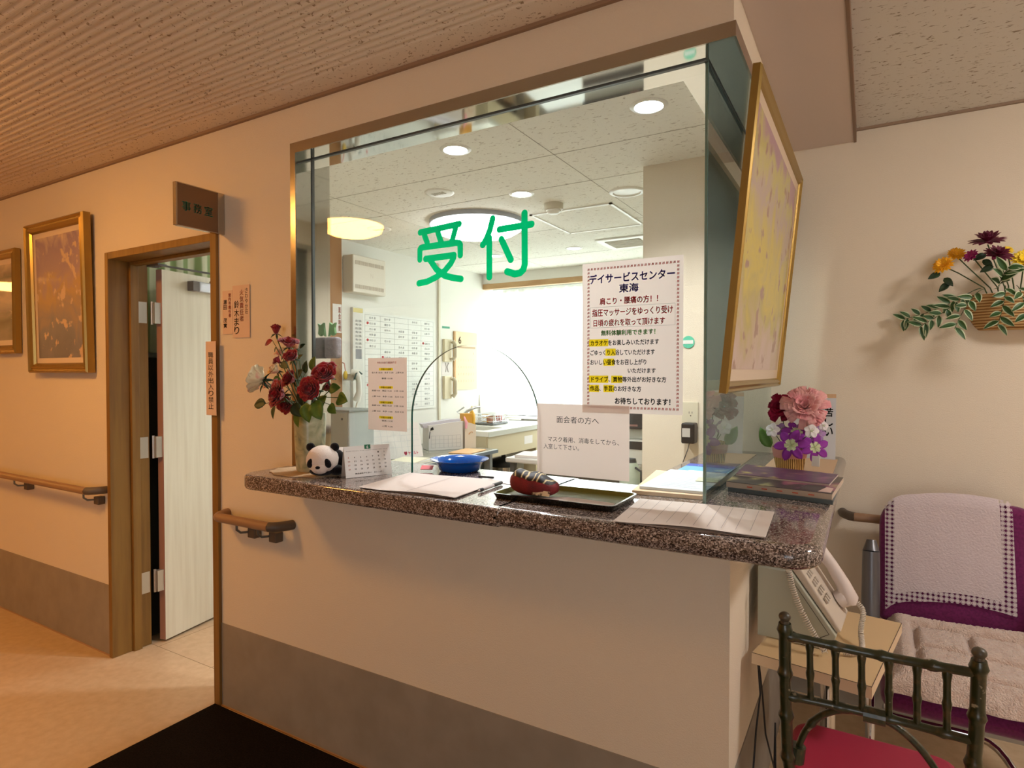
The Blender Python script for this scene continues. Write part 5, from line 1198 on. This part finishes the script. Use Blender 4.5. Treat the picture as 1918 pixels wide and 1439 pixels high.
q = V((-1.385,3.95,.631)); t = T('electric_kettle', 'pale green thermos jug on the small stand by the wall end', 'jug', q)
obj('body', MB().lathe([(.001,0),(.065,0),(.07,.01),(.07,.13),(.055,.18),(.045,.20),(.001,.205)], q, 24), mat('pale_green_enamel', (206,216,196), .3), t, smooth=50)
obj('handle', MB().tube([q+V((.05,-.03,.17)), q+V((.10,-.06,.15)), q+V((.10,-.06,.06)), q+V((.065,-.035,.04))], .008, 8), m_dark, t, smooth=70)
obj('lid', MB().lathe([(.046,.20),(.04,.225),(.001,.23)], q, 20), m_dark, t, smooth=50)
# wall end: outlet, adapter, sticker
ox = -.742
t = T('wall_outlet', 'ivory double wall outlet behind the glass corner', 'outlet', (ox,2.997,1.235))
obj('plate', MB().box((ox-.045,2.993,1.175), (ox+.035,2.9999,1.295)), mat('ivory_plate', (216,206,180), .5), t, bevel=.002)
g = MB()
for dx in (-.008, .006): g.box((ox+dx-.0012,2.9922,1.238), (ox+dx+.0012,2.9932,1.248))
obj('socket', g.ell((ox-.001,2.993,1.228), (.003,.001,.003)), m_dark, t)
t = T('power_adapter', 'black plug-in power adapter with a white label on the wall outlet', 'power adapter', (ox,2.96,1.12))
obj('body', MB().box((ox-.030,2.925,1.098), (ox+.034,2.9925,1.196)), m_black, t, bevel=.008, seg=3)
obj('label', MB().box((ox-.024,2.9243,1.130), (ox+.014,2.9250,1.172)), mat('grey_label', (196,190,180), .7), t)
obj('cord', MB().tube([(ox+.006,2.94,1.099), (ox+.004,2.92,1.07), (ox-.006,2.90,1.03), (ox-.02,2.90,.99), (ox-.02,2.92,.90)], .0022, 6), m_black, t, smooth=70)
q = at(1289, 641, y=2.996)
t = T('round_sticker', 'round green and white sticker on the wall beside the poster', 'sticker', q)
obj('disc', MB().prism([(.03*math.cos(k*math.pi/14), .03*math.sin(k*math.pi/14)) for k in range(28)], (q.x,2.9992,q.z), (1,0,0), (0,0,1), (0,-.003,0)), mat('mint_print', (92,196,160), .6), t)
obj('white_band', MB().box((q.x-.024,2.9945,q.z-.009), (q.x+.024,2.9955,q.z+.009)), m_white, t)
# ================================================================ TELEPHONE CORNER
ZP = .66
m_shelf = mat('beige_laminate_board', (214,182,136), .45); m_shelfe = mat('pale_board_edge', (222,196,160), .5); m_line = mat('dark_seam', (70,52,40), .7)
cB = V((-.105,1.995,0)); rz = math.radians(-9.5); uS = V((math.cos(rz), math.sin(rz), 0)); vS = V((-uS.y, uS.x, 0)); sw, sd_ = .292, .50
o0 = at(1405,1222,z=ZP); o0 = V((o0.x+.004, o0.y, 0))
t = T('telephone_table', 'small beige telephone table on a chrome post beside the counter', 'table', (-.1,2.0,0))
obj('top', MB().prism([(0,0),(sw,0),(sw,sd_),(0,sd_)], o0+V((0,0,ZP-.030)), uS, vS, (0,0,.0298)), m_shelfe, t)
obj('top_laminate', MB().prism([(.002,.002),(sw-.002,.002),(sw-.002,sd_-.002),(.002,sd_-.002)], o0+V((0,0,ZP-.0003)), uS, vS, (0,0,.0008)), m_shelf, t)
e = .0012; g = MB()
for a in ([(0,0),(sw,0),(sw,e),(0,e)], [(sw-e,0),(sw,0),(sw,sd_),(sw-e,sd_)]): g.prism(a, o0+V((0,0,ZP-.0006)), uS, vS, (0,0,.0014))
obj('edge_seam', g, m_line, t)
pc_ = o0+uS*.135+vS*.27
obj('post', MB().tube([pc_+V((0,0,.02)), pc_+V((0,0,ZP-.031))], .021, 20), m_chrome, t, smooth=50)
obj('base_plate', MB().lathe([(.001,0),(.145,0),(.145,.01),(.03,.022),(.022,.03)], pc_, 32), m_gmet, t, smooth=30)
# telephone box: sloped desk stand
m_pbox = mat('grey_green_box', (176,176,158), .5); m_pface = mat('warm_white_plastic', (206,192,174), .45)
b0 = at(1417,1189,z=ZP+.001); b0 = V((b0.x+.002, b0.y, ZP+.0012))
uP = V((math.cos(math.radians(-4)), math.sin(math.radians(-4)), 0)); vP = V((-uP.y,uP.x,0)); Zv = V((0,0,1))
t = T('telephone_stand', 'grey green sloping telephone box under the counter end', 'telephone stand', b0+uP*.1+vP*.1)
side = [(0,0),(.182,0),(.196,.010),(.208,.045),(.090,.205),(0,.205)]
obj('box', MB().prism(side, b0, uP, Zv, vP*.20), m_pbox, t, bevel=.003)
def seam(pts): return MB().tube([b0+uP*a+Zv*b2-vP*.0008 for a, b2 in pts], .0008, 4)
s1 = seam([(.076,.205),(.190,.047)]); s2 = seam([(.190,.047),(.118,.0)]); s1.add(s2.v, s2.f)
obj('side_seam', s1, m_line, t)
sl = (V((.208,0,.045))-V((.090,0,.205))); sl = (uP*sl.x+Zv*sl.z).normalized(); nn = vP.cross(sl).normalized()*-1
if nn.z < 0: nn = -nn
fo = b0+uP*.090+Zv*.205
# phone body on the slope
t = T('telephone', 'white push button telephone with coiled cord on the sloping box', 'telephone', fo)
obj('body', MB().prism([(-.02,.0),(.196,.0),(.196,.016),(-.02,.026)], fo+nn*.0016+vP*.012, sl, nn, vP*.176), m_pface, t, bevel=.006, seg=3)
kb = fo+vP*.085
for i in range(4):
    for j in range(3):
        c_ = fo+sl*(.035+i*.026)+vP*(.035+j*.021)+nn*.0235
        obj('key', MB().prism([(-.008,-.006),(.008,-.006),(.008,.006),(-.008,.006)], c_, sl, vP, nn*.005), mat('key_cap', (190,178,164), .5), t)
# handset along the slope, near edge
h0 = fo+vP*.150-sl*.034
hs = [(-.035,.046), (-.02,.054), (.03,.066), (.09,.068), (.15,.062), (.19,.050), (.202,.042)]
g = MB().tube([h0+sl*a+nn*b2 for a, b2 in hs], [.020,.025,.019,.017,.020,.027,.022], 14)
g.lathe([(.012,-.030),(.026,-.028),(.028,-.006),(.020,.004)], h0+sl*.182+nn*.052, 18, Matrix((vP, nn.cross(vP), nn)).transposed()).lathe([(.012,-.028),(.026,-.026),(.028,-.006),(.020,.004)], h0+sl*-.012+nn*.054, 18, Matrix((vP, nn.cross(vP), nn)).transposed())
obj('handset', g, mat('white_receiver', (222,208,200), .4), t, smooth=60)
def coil(path, turns, r_, w_=.0016):
    P2 = [V(p) for p in path]; L_ = [0]
    for a, b2 in zip(P2, P2[1:]): L_.append(L_[-1]+(b2-a).length)
    pts = []; N_ = turns*8
    for i in range(N_+1):
        s_ = L_[-1]*i/N_; k = max(j for j in range(len(L_)) if L_[j] <= s_+1e-9); k = min(k, len(P2)-2)
        f = (s_-L_[k])/max(L_[k+1]-L_[k], 1e-9); p = P2[k].lerp(P2[k+1], f); d = (P2[min(k+1,len(P2)-1)]-P2[max(k-1,0)] if 0 < k else P2[1]-P2[0]).normalized()
        a_ = d.orthogonal().normalized() if abs(d.z) < .9 else (V((1,0,0))-d*d.x).normalized(); b_ = d.cross(a_); an = 2*math.pi*i/8
        pts.append(p+a_*math.cos(an)*r_+b_*math.sin(an)*r_)
    return MB().tube(pts, w_, 5)
m_cord = mat('cream_phone_cord', (214,202,186), .5)
z0 = ZP+.012
def bez(P, n=14):
    out = []
    for i in range(n+1):
        t_ = i/n; q = [V(p) for p in P]
        while len(q) > 1: q = [a.lerp(b2, t_) for a, b2 in zip(q, q[1:])]
        out.append(q[0])
    return out
e0 = h0+sl*.205+nn*.042
p1 = at(1600,1170,y=1.93); p2 = at(1602,1200,z=z0); p3 = at(1625,1205,z=z0); p4 = at(1628,1232,z=z0); p5 = at(1580,1222,z=z0)
c1 = coil(bez([e0+nn*.022+sl*.006, e0+V((.06,-.015,-.02)), p2+V((0,0,.06)), p2, p3, p4, p5]), 44, .0065)
obj('handset_cord', c1, m_cord, t, smooth=70)
# second coiled lead down the front of the box
q0 = at(1477,1066,y=1.86); q1 = at(1486,1130,y=1.86); q2 = at(1515,1178,y=1.84); q3 = at(1545,1224,z=z0)
c2 = coil(bez([V((q0.x,q0.y,min(q0.z,1.0))), q1, q2, V((q3.x,q3.y,z0+.01)), q3]), 40, .0072)
obj('line_cord', c2, m_cord, t, smooth=70)
# black cables hanging from the table to the floor
for k, (pts, lb) in enumerate(((((1420,1242),(1424,1300),(1416,1370),(1411,1439)), 'black cable hanging straight down the side wall under the telephone table'), (((1421,1240),(1428,1300),(1434,1375),(1450,1439)), 'black cable curving down from the telephone table towards the green chair'))):
    P2 = [at(a, b2, x=-.272+.012*k) for a, b2 in pts]; last = P2[-1]; P2 += [V((last.x, last.y-.02*(1-2*k), .25)), V((last.x+.01, last.y-.03, .006)), V((last.x+.10, last.y+.02, .005))]
    P2[0].z = min(P2[0].z, .622); g = MB().tube([V((P2[0].x,P2[0].y+.03,.624))]+P2, .0028, 7); tag(obj('cable', g, m_black, loc=P2[-1], smooth=70), lb, 'cable', 'black telephone cables')
# ================================================================ PURPLE CHAIR
m_pur = mat('plum_upholstery', (112,30,84), .8, noise=(120, (92,22,70), .4, .7), sheen=.3, spec=.2)
sx0, sx1, sy0, sy1, zs = .045, .565, 2.24, 2.74, .445
t = T('armchair', 'plum upholstered chair with grey metal frame against the back wall', 'chair', (.30,2.5,0))
def soft(x0, x1, y0, y1, zf, nu=14, nv=12): return MB().grid(nu, nv, lambda a, b2: V((x0+(x1-x0)*a, y0+(y1-y0)*b2, zf(a, b2))))
g = MB().box((sx0,sy0,zs-.085), (sx1,sy1,zs))
obj('seat', g, m_pur, t, bevel=.045, seg=5, smooth=60)
bk = arc(sx1-.10, .83, .10, 0, 90, 6)
prof = [(sx0+.0,.475), (sx1,.475)]+arc(sx1-.11,.845,.11,0,80,6)+[((sx0+sx1)/2,.972)]+arc(sx0+.11,.845,.11,100,180,6)
obj('backrest', MB().prism([(a, b2-.475) for a, b2 in prof], (0,2.747,.475), (1,0,0), V((0,.11,1)).normalized(), (0,.055,0)), m_pur, t, bevel=.022, seg=4, smooth=60)
m_cfr = mat('grey_chair_frame', (104,102,104), .35, .5)
for x, s_ in ((sx0-.028,-1), (sx1+.028,1)):
    obj('arm_post', MB().tube([(x,2.60,.46), (x,2.66,.60), (x,2.68,.76)], [.030,.031,.029], 14).tube([(x,2.68,.76),(x,2.69,.80)], [.029,.016], 14), m_cfr, t, smooth=60)
    obj('leg', MB().tube([(x+.0,2.60,.46), (x,2.66,.20), (x,2.70,.012)], .014, 12), m_chrome, t, smooth=60)
    obj('leg', MB().tube([(x,2.60,.42), (x,2.40,.40), (x,2.28,.33), (x,2.24,.012)], .014, 12), m_chrome, t, smooth=60)
yb = 2.57; xb0, xb1 = sx0+.03, sx1-.12
obj('stretcher', MB().tube(bez([(sx0+.03,yb+.02,.235), (sx0+.01,yb,.205), (sx0+.05,yb,.20)], 6)+[(.2,yb,.20)]+bez([(.30,yb,.20), (.40,yb,.20), (.42,yb-.02,.17), (.47,yb-.16,.06), (.49,yb-.26,.014)], 10), .012, 12), m_chrome, t, smooth=60)
# lace chair-back cover
def lace(name, col):
    m = mat(name, col, .9, spec=.1); N = m.node_tree.nodes; L = m.node_tree.links
    tc = N.new('ShaderNodeTexCoord'); sp = N.new('ShaderNodeSeparateXYZ'); L.new(tc.outputs['Object'], sp.inputs[0])
    def M(op, a, b2=None):
        n_ = N.new('ShaderNodeMath'); n_.operation = op
        for k, q in enumerate((a, b2)):
            if q is None: continue
            if isinstance(q, (int, float)): n_.inputs[k].default_value = q
            else: L.new(q, n_.inputs[k])
        return n_.outputs[0]
    P_ = 2*math.pi/.0165
    cx_ = M('COSINE', M('MULTIPLY', sp.outputs[0], P_)); cz_ = M('COSINE', M('MULTIPLY', sp.outputs[2], P_))
    s_ = M('ADD', cx_, cz_); h1 = M('LESS_THAN', s_, -.80)
    c3 = M('COSINE', M('MULTIPLY', sp.outputs[0], P_*4)); c4 = M('COSINE', M('MULTIPLY', sp.outputs[2], P_*4)); h2 = M('MULTIPLY', M('LESS_THAN', M('ADD', c3, c4), -.55), M('LESS_THAN', s_, .9))
    hole = M('MAXIMUM', h1, h2)
    tr = N.new('ShaderNodeBsdfTransparent'); mx = N.new('ShaderNodeMixShader'); L.new(hole, mx.inputs[0]); L.new(N['Principled BSDF'].outputs[0], mx.inputs[1]); L.new(tr.outputs[0], mx.inputs[2])
    L.new(mx.outputs[0], N['Material Output'].inputs[0]); return m
m_lacec = mat('white_waffle_cloth', (206,190,190), .95, bump=(150,.8,.004), spec=.1); m_lace2 = lace('white_crochet_border', (206,190,192))
t = T('lace_cover', 'white antimacassar with open crochet border over the plum chair back', 'antimacassar', (.26,2.72,.96))
lx0, lx1 = .062, .452
def ztop(x):
    a, b2 = sx0+.11, sx1-.11
    if x < a: return .845+math.sqrt(max(0, .11**2-(a-x)**2))
    if x > b2: return .845+math.sqrt(max(0, .11**2-(x-b2)**2))
    return .955+.017*(1-abs((x-(a+b2)/2)/((b2-a)/2))**2)
def drop(x0, x1, n_, hang, yoff):
    def fn(a, b2):
        x = x0+(x1-x0)*a; zt = ztop(x)+.012; L_ = hang[0]+(hang[1]-hang[0])*b2
        if L_ < 0:   # over the top and down behind
            return V((x, 2.800+.010*(-L_/.05), zt-.0*L_+L_*.35))
        yy = 2.741-yoff-.0015*math.sin(x*90)+.11*(zt-.475-L_); return V((x+(L_*.035*(1 if x > .1 else .3)), yy if L_ > .012 else yy+.02*(1-L_/.012), zt-L_))
    return MB().grid(n_, 16, fn)
obj('cloth', drop(lx0+.031, lx1-.036, 14, (0,.360), .0045), m_lacec, t, smooth=60)
bd = drop(lx0, lx0+.031, 4, (0,.396), .0047)
for q in (drop(lx1-.036, lx1, 4, (0,.396), .0047), drop(lx0+.031, lx1-.036, 14, (.360,.396), .0047)): bd.add(q.v, q.f)
obj('lace_border', bd, m_lace2, t, smooth=60)
# fluffy cushion
m_fluff = mat('beige_fleece', (236,210,192), .98, noise=(45, (222,190,170), .35, .7), bump=(210,1.0,.012), sheen=.6, spec=.05)
def fluff(a, b2):
    x = .060+(.552-.060)*a; y = 2.205+(2.700-2.205)*b2
    e = min(a, 1-a, b2, 1-b2); zt = zs+.006+.064*min(1, e/.10)**.55
    def seam_(d, w): return math.exp(-(d/w)**2)
    inn = .18
    gr = max(seam_(a-inn, .024)*(inn-.02 < b2 < 1-inn+.02), seam_(a-1+inn, .024)*(inn-.02 < b2 < 1-inn+.02), seam_(b2-inn, .024)*(inn-.02 < a < 1-inn+.02), seam_(b2-1+inn, .024)*(inn-.02 < a < 1-inn+.02), seam_(a-.5, .022)*(inn < b2 < 1-inn), seam_(b2-.5, .022)*(inn < a < 1-inn))
    r_ = random.Random(int(a*997)*1009+int(b2*991))
    return V((x+.006*math.sin(b2*17)*(e < .02), y+.005*math.sin(a*19)*(e < .02), zt-.030*gr+.010*math.sin(a*5)*math.sin(b2*4)*min(1, e/.1)+.055*b2**4*min(1, .25+e/.1)+r_.uniform(-.0026,.0026)))
g = MB().grid(90, 84, fluff); nb = len(g.v)
edge = [i for i in range(90)]+[j*90+89 for j in range(1,84)]+[83*90+i for i in range(88,-1,-1)]+[j*90 for j in range(82,0,-1)]
low = [V((g.v[i].x, g.v[i].y, zs+.002)) for i in edge]; k = len(edge); g.v += low
for i in range(k): g.f.append([edge[i], nb+i, nb+(i+1) % k, edge[(i+1) % k]]); g.m.append(0)
tag(obj('seat_cushion', g, m_fluff, loc=(.32,2.46,zs), smooth=80), 'fluffy beige quilted seat pad on the plum chair', 'cushion')
# ================================================================ GREEN BAMBOO-STYLE CHAIR
m_bam = mat('dark_green_chipped_paint', (36,42,20), .3, noise=(55, (70,58,34), .52, .66), coat=.3, bump=(40,.15,.003))
NN = m_bam.node_tree.nodes; LL2 = m_bam.node_tree.links
n2 = NN.new('ShaderNodeTexNoise'); n2.inputs['Scale'].default_value = 38; n2.inputs['Detail'].default_value = 8; rp2 = NN.new('ShaderNodeValToRGB'); rp2.color_ramp.elements[0].position = .66; rp2.color_ramp.elements[1].position = .70
old = NN['Principled BSDF'].inputs['Base Color'].links[0].from_socket; mxc = NN.new('ShaderNodeMixRGB'); mxc.inputs[2].default_value = (*lin((150,142,120)),1)
tcn = [n for n in NN if n.type == 'TEX_COORD'][0]; LL2.new(tcn.outputs['Object'], n2.inputs['Vector']); LL2.new(n2.outputs['Fac'], rp2.inputs[0]); LL2.new(rp2.outputs[0], mxc.inputs[0]); LL2.new(old, mxc.inputs[1]); LL2.new(mxc.outputs[0], NN['Principled BSDF'].inputs['Base Color'])
def bamboo(pts, r_, step=.105, n=12, knob=False):
    P2 = [V(p) for p in pts]; L_ = [0]
    for a, b2 in zip(P2, P2[1:]): L_.append(L_[-1]+(b2-a).length)
    out = []; rad = []; N_ = max(12, int(L_[-1]/.0075))
    for i in range(N_+1):
        s_ = L_[-1]*i/N_; k = max(j for j in range(len(L_)) if L_[j] <= s_+1e-9); k = min(k, len(P2)-2); f = (s_-L_[k])/max(L_[k+1]-L_[k], 1e-9)
        out.append(P2[k].lerp(P2[k+1], f)); d = abs(((s_+step*.35) % step)-step*.5); rad.append(r_*(1+.34*math.exp(-(d/.0075)**2)))
    return MB().tube(out, rad, n)
yb = 1.425; xl, xr = -.150, .186; zt = .898
t = T('bamboo_chair', 'dark green bamboo style metal chair with red seat in front of the counter end', 'chair', (.02,1.62,0))
lean = .05   # posts rake outward towards the seat lower down
def post(x, xb):
    pts = [(x,yb,zt), (x*.97+xb*.03,yb+.012,.75), (x*.8+xb*.2,yb+.03,.60), (xb,yb+.055,.44), (xb*1.02,yb+.03,.20), (xb*1.06,yb-.03,.008)]
    g = bamboo(pts, .0125, .098); return g
for x, xb in ((xl, -.128), (xr, .150)):
    p_ = obj('post', post(x, xb), m_bam, t, smooth=60)
    obj('finial', MB().ell((x,yb-.001,zt+.014), (.0125,.0125,.0105)).tube([(x,yb,zt-.006),(x,yb,zt+.006)], .009, 12), mat('worn_finial', (74,66,52), .4), p_, smooth=60)
def rail_pts(z, sag, x0, x1, dy=.0): return [(x0+(x1-x0)*i/10, yb+dy+.022*math.sin(math.pi*i/10), z+sag*math.sin(math.pi*i/10)) for i in range(11)]
ztr = .872; zbr = .735
obj('top_rail', bamboo(rail_pts(ztr, -.012, xl, xr), .0092, .085), m_bam, t, smooth=60)
obj('lower_rail', bamboo(rail_pts(zbr, -.006, xl+.004, xr-.006, .012), .0085, .09), m_bam, t, smooth=60)
for i in range(6):
    f = (i+1)/7; x = xl+(xr-xl)*f; dy = .022*math.sin(math.pi*f)
    obj('spindle', bamboo([(x,yb+dy,ztr-.012*math.sin(math.pi*f)-.004), (x+.002,yb+dy+.012,zbr-.006*math.sin(math.pi*f)+.002)], .0068, .062, 10), m_bam, t, smooth=60)
# arched brace under the lower rail
xm = (xl+xr)/2
pa = bez([(-.126,yb+.052,.60), (-.115,yb+.05,.665), (-.07,yb+.045,.735), (xm-.0,yb+.04,.722)], 12)[:-1]+bez([(xm,yb+.04,.722), (.07,yb+.045,.722), (.13,yb+.05,.655), (.148,yb+.052,.585)], 12)
obj('arched_brace', bamboo(pa, .0072, .5, 10), m_bam, t, smooth=60)
obj('binding', MB().tube([(xm-.020,yb+.034,.727),(xm+.020,yb+.034,.727)], [.0165]*2, 14), m_bam, t)
obj('binding', MB().tube([(-.132,yb+.050,.575),(-.128,yb+.052,.610)], .0185, 14), m_bam, t)
m_seat = mat('crimson_vinyl_seat', (152,26,58), .6, bump=(120,.15,.002))
sp_ = [(.0,-.0)]
oy0, oy1 = yb+.045, yb+.415
seat = [(-.120,oy0), (.145,oy0)]+arc(.165-.0,oy0+.03,.03,-60,0,3)+[(.20,oy1-.08)]+arc(.20-.05,oy1-.06,.05,0,90,4)+arc(-.165+.05,oy1-.06,.05,90,180,4)+[(-.138,oy0+.02)]
obj('seat_pad', MB().prism(seat, (0,0,.44), (1,0,0), (0,1,0), (0,0,.05)), m_seat, t, bevel=.02, seg=4, smooth=60)
obj('seat_frame', MB().prism([(a*.97, b2) for a, b2 in seat], (0,0,.415), (1,0,0), (0,1,0), (0,0,.026)), m_bam, t, bevel=.006)
for x in (-.145, .182): obj('leg', bamboo([(x,oy1-.05,.42), (x*1.02,oy1-.04,.2), (x*1.06,oy1-.0,.006)], .0115, .098), m_bam, t, smooth=60)
# ================================================================ WALL BASKET
m_rush = ramp_mat('woven_rush', 'wave', 30, [(.2,(150,104,54)), (.5,(190,146,88)), (.8,(214,176,120))], rough=.85, stretch=(.5,.5,1), bump=.7, distort=1.6)
[n for n in m_rush.node_tree.nodes if n.type == 'TEX_WAVE'][0].bands_direction = 'Z'
wc = V((.53,2.975,1.67))
t = T('wall_basket', 'half round woven rush basket of flowers hung on the back wall', 'basket', wc)
def hb(a, b2):
    an = math.pi*a; w = .215+.0*b2; taper = .72+.28*b2**.7
    return V((wc.x-w*taper*math.cos(an), 2.996-.105*taper*math.sin(an)**.8, 1.605+.125*b2))
g = MB().grid(26, 9, hb)
g.add([hb(i/25, 0) for i in range(26)], [tuple(range(26))]); obj('basket', g, m_rush, t, smooth=60, solid=.005)
obj('rim', MB().tube([hb(i/25, 1)+V((0,0,.002)) for i in range(26)], .006, 8), m_rush, t, smooth=60)
wr = V((wc.x-.04, 2.93, 1.68))
m_mum = mat('golden_mum_petal', (252,190,30), .6, noise=(60, (240,156,16), .4, .7)); m_burg = mat('burgundy_daisy_petal', (96,4,44), .55); m_mag = mat('magenta_mum_petal', (150,16,96), .55); m_lem = mat('lemon_mum_petal', (248,212,40), .6)
def mum(label, px, py, y, R, n, ax, m, layers=3, wid=.16, cup=.5, name='chrysanthemum', seed=1, leaves=0):
    rng = random.Random(seed); c = at(px, py, y=y); M = basis(ax); t = T(name, label, 'flower', wr)
    g = MB()
    for l in range(layers):
        k = n-2*l; el = math.radians(8+38*cup*l+rng.uniform(-4,4))
        for j in range(k):
            a = 2*math.pi*(j+.5*l)/k+rng.uniform(-.08,.08); d = M@V((math.cos(a)*math.cos(el), math.sin(a)*math.cos(el), math.sin(el)+.15)); leaf(g, c, d, M@V((0,0,1)), R*(1-.13*l)*rng.uniform(.9,1.06), R*wid, .3, .12, n=7, rnd=1.25)
    obj('petals', g, m, t, smooth=60, solid=.0008)
    obj('flower_centre', MB().ell(c+M@V((0,0,R*.1)), (R*.16,R*.16,R*.12), M), m, t, smooth=60)
    dx_ = c.x-wr.x; obj('stem', MB().tube([V((wr.x+dx_*.33,2.945+rng.uniform(-.012,.012),1.69)), V((wr.x+dx_*.45,2.935+(c.y-2.9)*.3,1.762)), (V((wr.x+dx_*.6,c.y*.5+1.465,1.79))+c)/2, c-M@V((0,0,R*.1))], .0022, 6), m_stem, t)
    for q in range(leaves):
        g = MB(); b_ = c+V((rng.uniform(-.02,.02),.0,-R*.7-.02*q)); leaf(g, b_, V((-.8 if q % 2 == 0 else .5,-.3,-.35-.2*q)), V((0,-1,.3)), .045, .013, .3, .2)
        obj('leaf', g, m_leafd, t, smooth=60, solid=.0008)
mum('golden chrysanthemum standing out over the trailing leaves', 1767, 498, 2.88, .040, 16, (-.5,-1,.7), m_mum, seed=1, leaves=3)
mum('second golden chrysanthemum just behind the first', 1791, 478, 2.935, .034, 16, (.1,-1,.7), m_mum, seed=2)
mum('wide burgundy daisy at the top of the wall basket', 1850, 455, 2.87, .060, 13, (-.05,-.45,1), m_burg, 3, .165, .9, 'daisy', 3, 2)
mum('lower burgundy daisy in the middle of the wall basket', 1868, 480, 2.80, .050, 13, (.3,-.7,.9), m_burg, 3, .17, .8, 'daisy', 4, 1)
mum('small magenta bloom beside the golden chrysanthemums', 1820, 480, 2.85, .028, 11, (-.7,-.7,.5), m_mag, 2, .2, .6, 'daisy', 5)
mum('small yellow bloom behind the burgundy daisies', 1887, 470, 2.92, .022, 10, (.3,-.8,.7), m_lem, 3, .2, .6, seed=6)
mum('big lemon yellow chrysanthemum cut by the picture edge', 1918, 488, 2.87, .044, 16, (.1,-1,.5), m_lem, seed=7, leaves=0)
m_vgr = mat('variegated_leaf_green', (46,84,34), .5); m_vwh = mat('variegated_leaf_margin', (196,206,170), .55)
def vine(label, pts, nleaf, seed, L_=.050):
    rng = random.Random(seed); P2 = [at(a, b2, y=yy) for a, b2, yy in pts]; t = T('trailing_vine', label, 'vine', P2[0], 'variegated trailing vines')
    path = bez(P2, 24); obj('stem', MB().tube(path, .0013, 5), m_stem, t)
    for k in range(nleaf):
        f = .24+.76*k/(nleaf-1); i = min(int(f*24), 23); p = path[i]; d = (path[min(i+1,24)]-path[i]).normalized(); s_ = 1 if k % 2 else -1
        dv = (d*.5+V((0,-.25,0))+V((d.z,0,-d.x))*s_*rng.uniform(.5,1.0)).normalized(); g = MB()
        leaf(g, p, dv, V((rng.uniform(-.5,.5),-1,rng.uniform(.0,.6))), L_*rng.uniform(.7,1.15), L_*.24, .3, .2, edge=True)
        obj('leaf', g, [m_vgr, m_vwh], t, smooth=60, solid=.0006)
vine('variegated vine reaching furthest out along the wall', [(1838,540,2.94), (1800,548,2.94), (1770,590,2.95), (1700,590,2.95), (1690,602,2.96)], 15, 1)
vine('variegated vine drooping just below the longest one', [(1836,540,2.92), (1805,545,2.85), (1765,600,2.86), (1735,600,2.87), (1722,614,2.87)], 13, 2)
vine('short variegated vine at the basket corner, hanging down', [(1842,542,2.90), (1824,543,2.81), (1796,595,2.80), (1788,616,2.80)], 9, 3)
vine('variegated vine rising in front of the burgundy daisies', [(1870,548,2.91), (1868,535,2.80), (1876,518,2.77), (1890,500,2.76)], 8, 4, .06)
vine('variegated vine spilling over the front of the wall basket', [(1882,535,2.92), (1888,533,2.83), (1876,590,2.82), (1868,610,2.825)], 9, 5)
vine('variegated vine hanging at the picture edge of the wall basket', [(1904,535,2.92), (1912,536,2.78), (1922,580,2.76), (1925,600,2.77)], 7, 6)
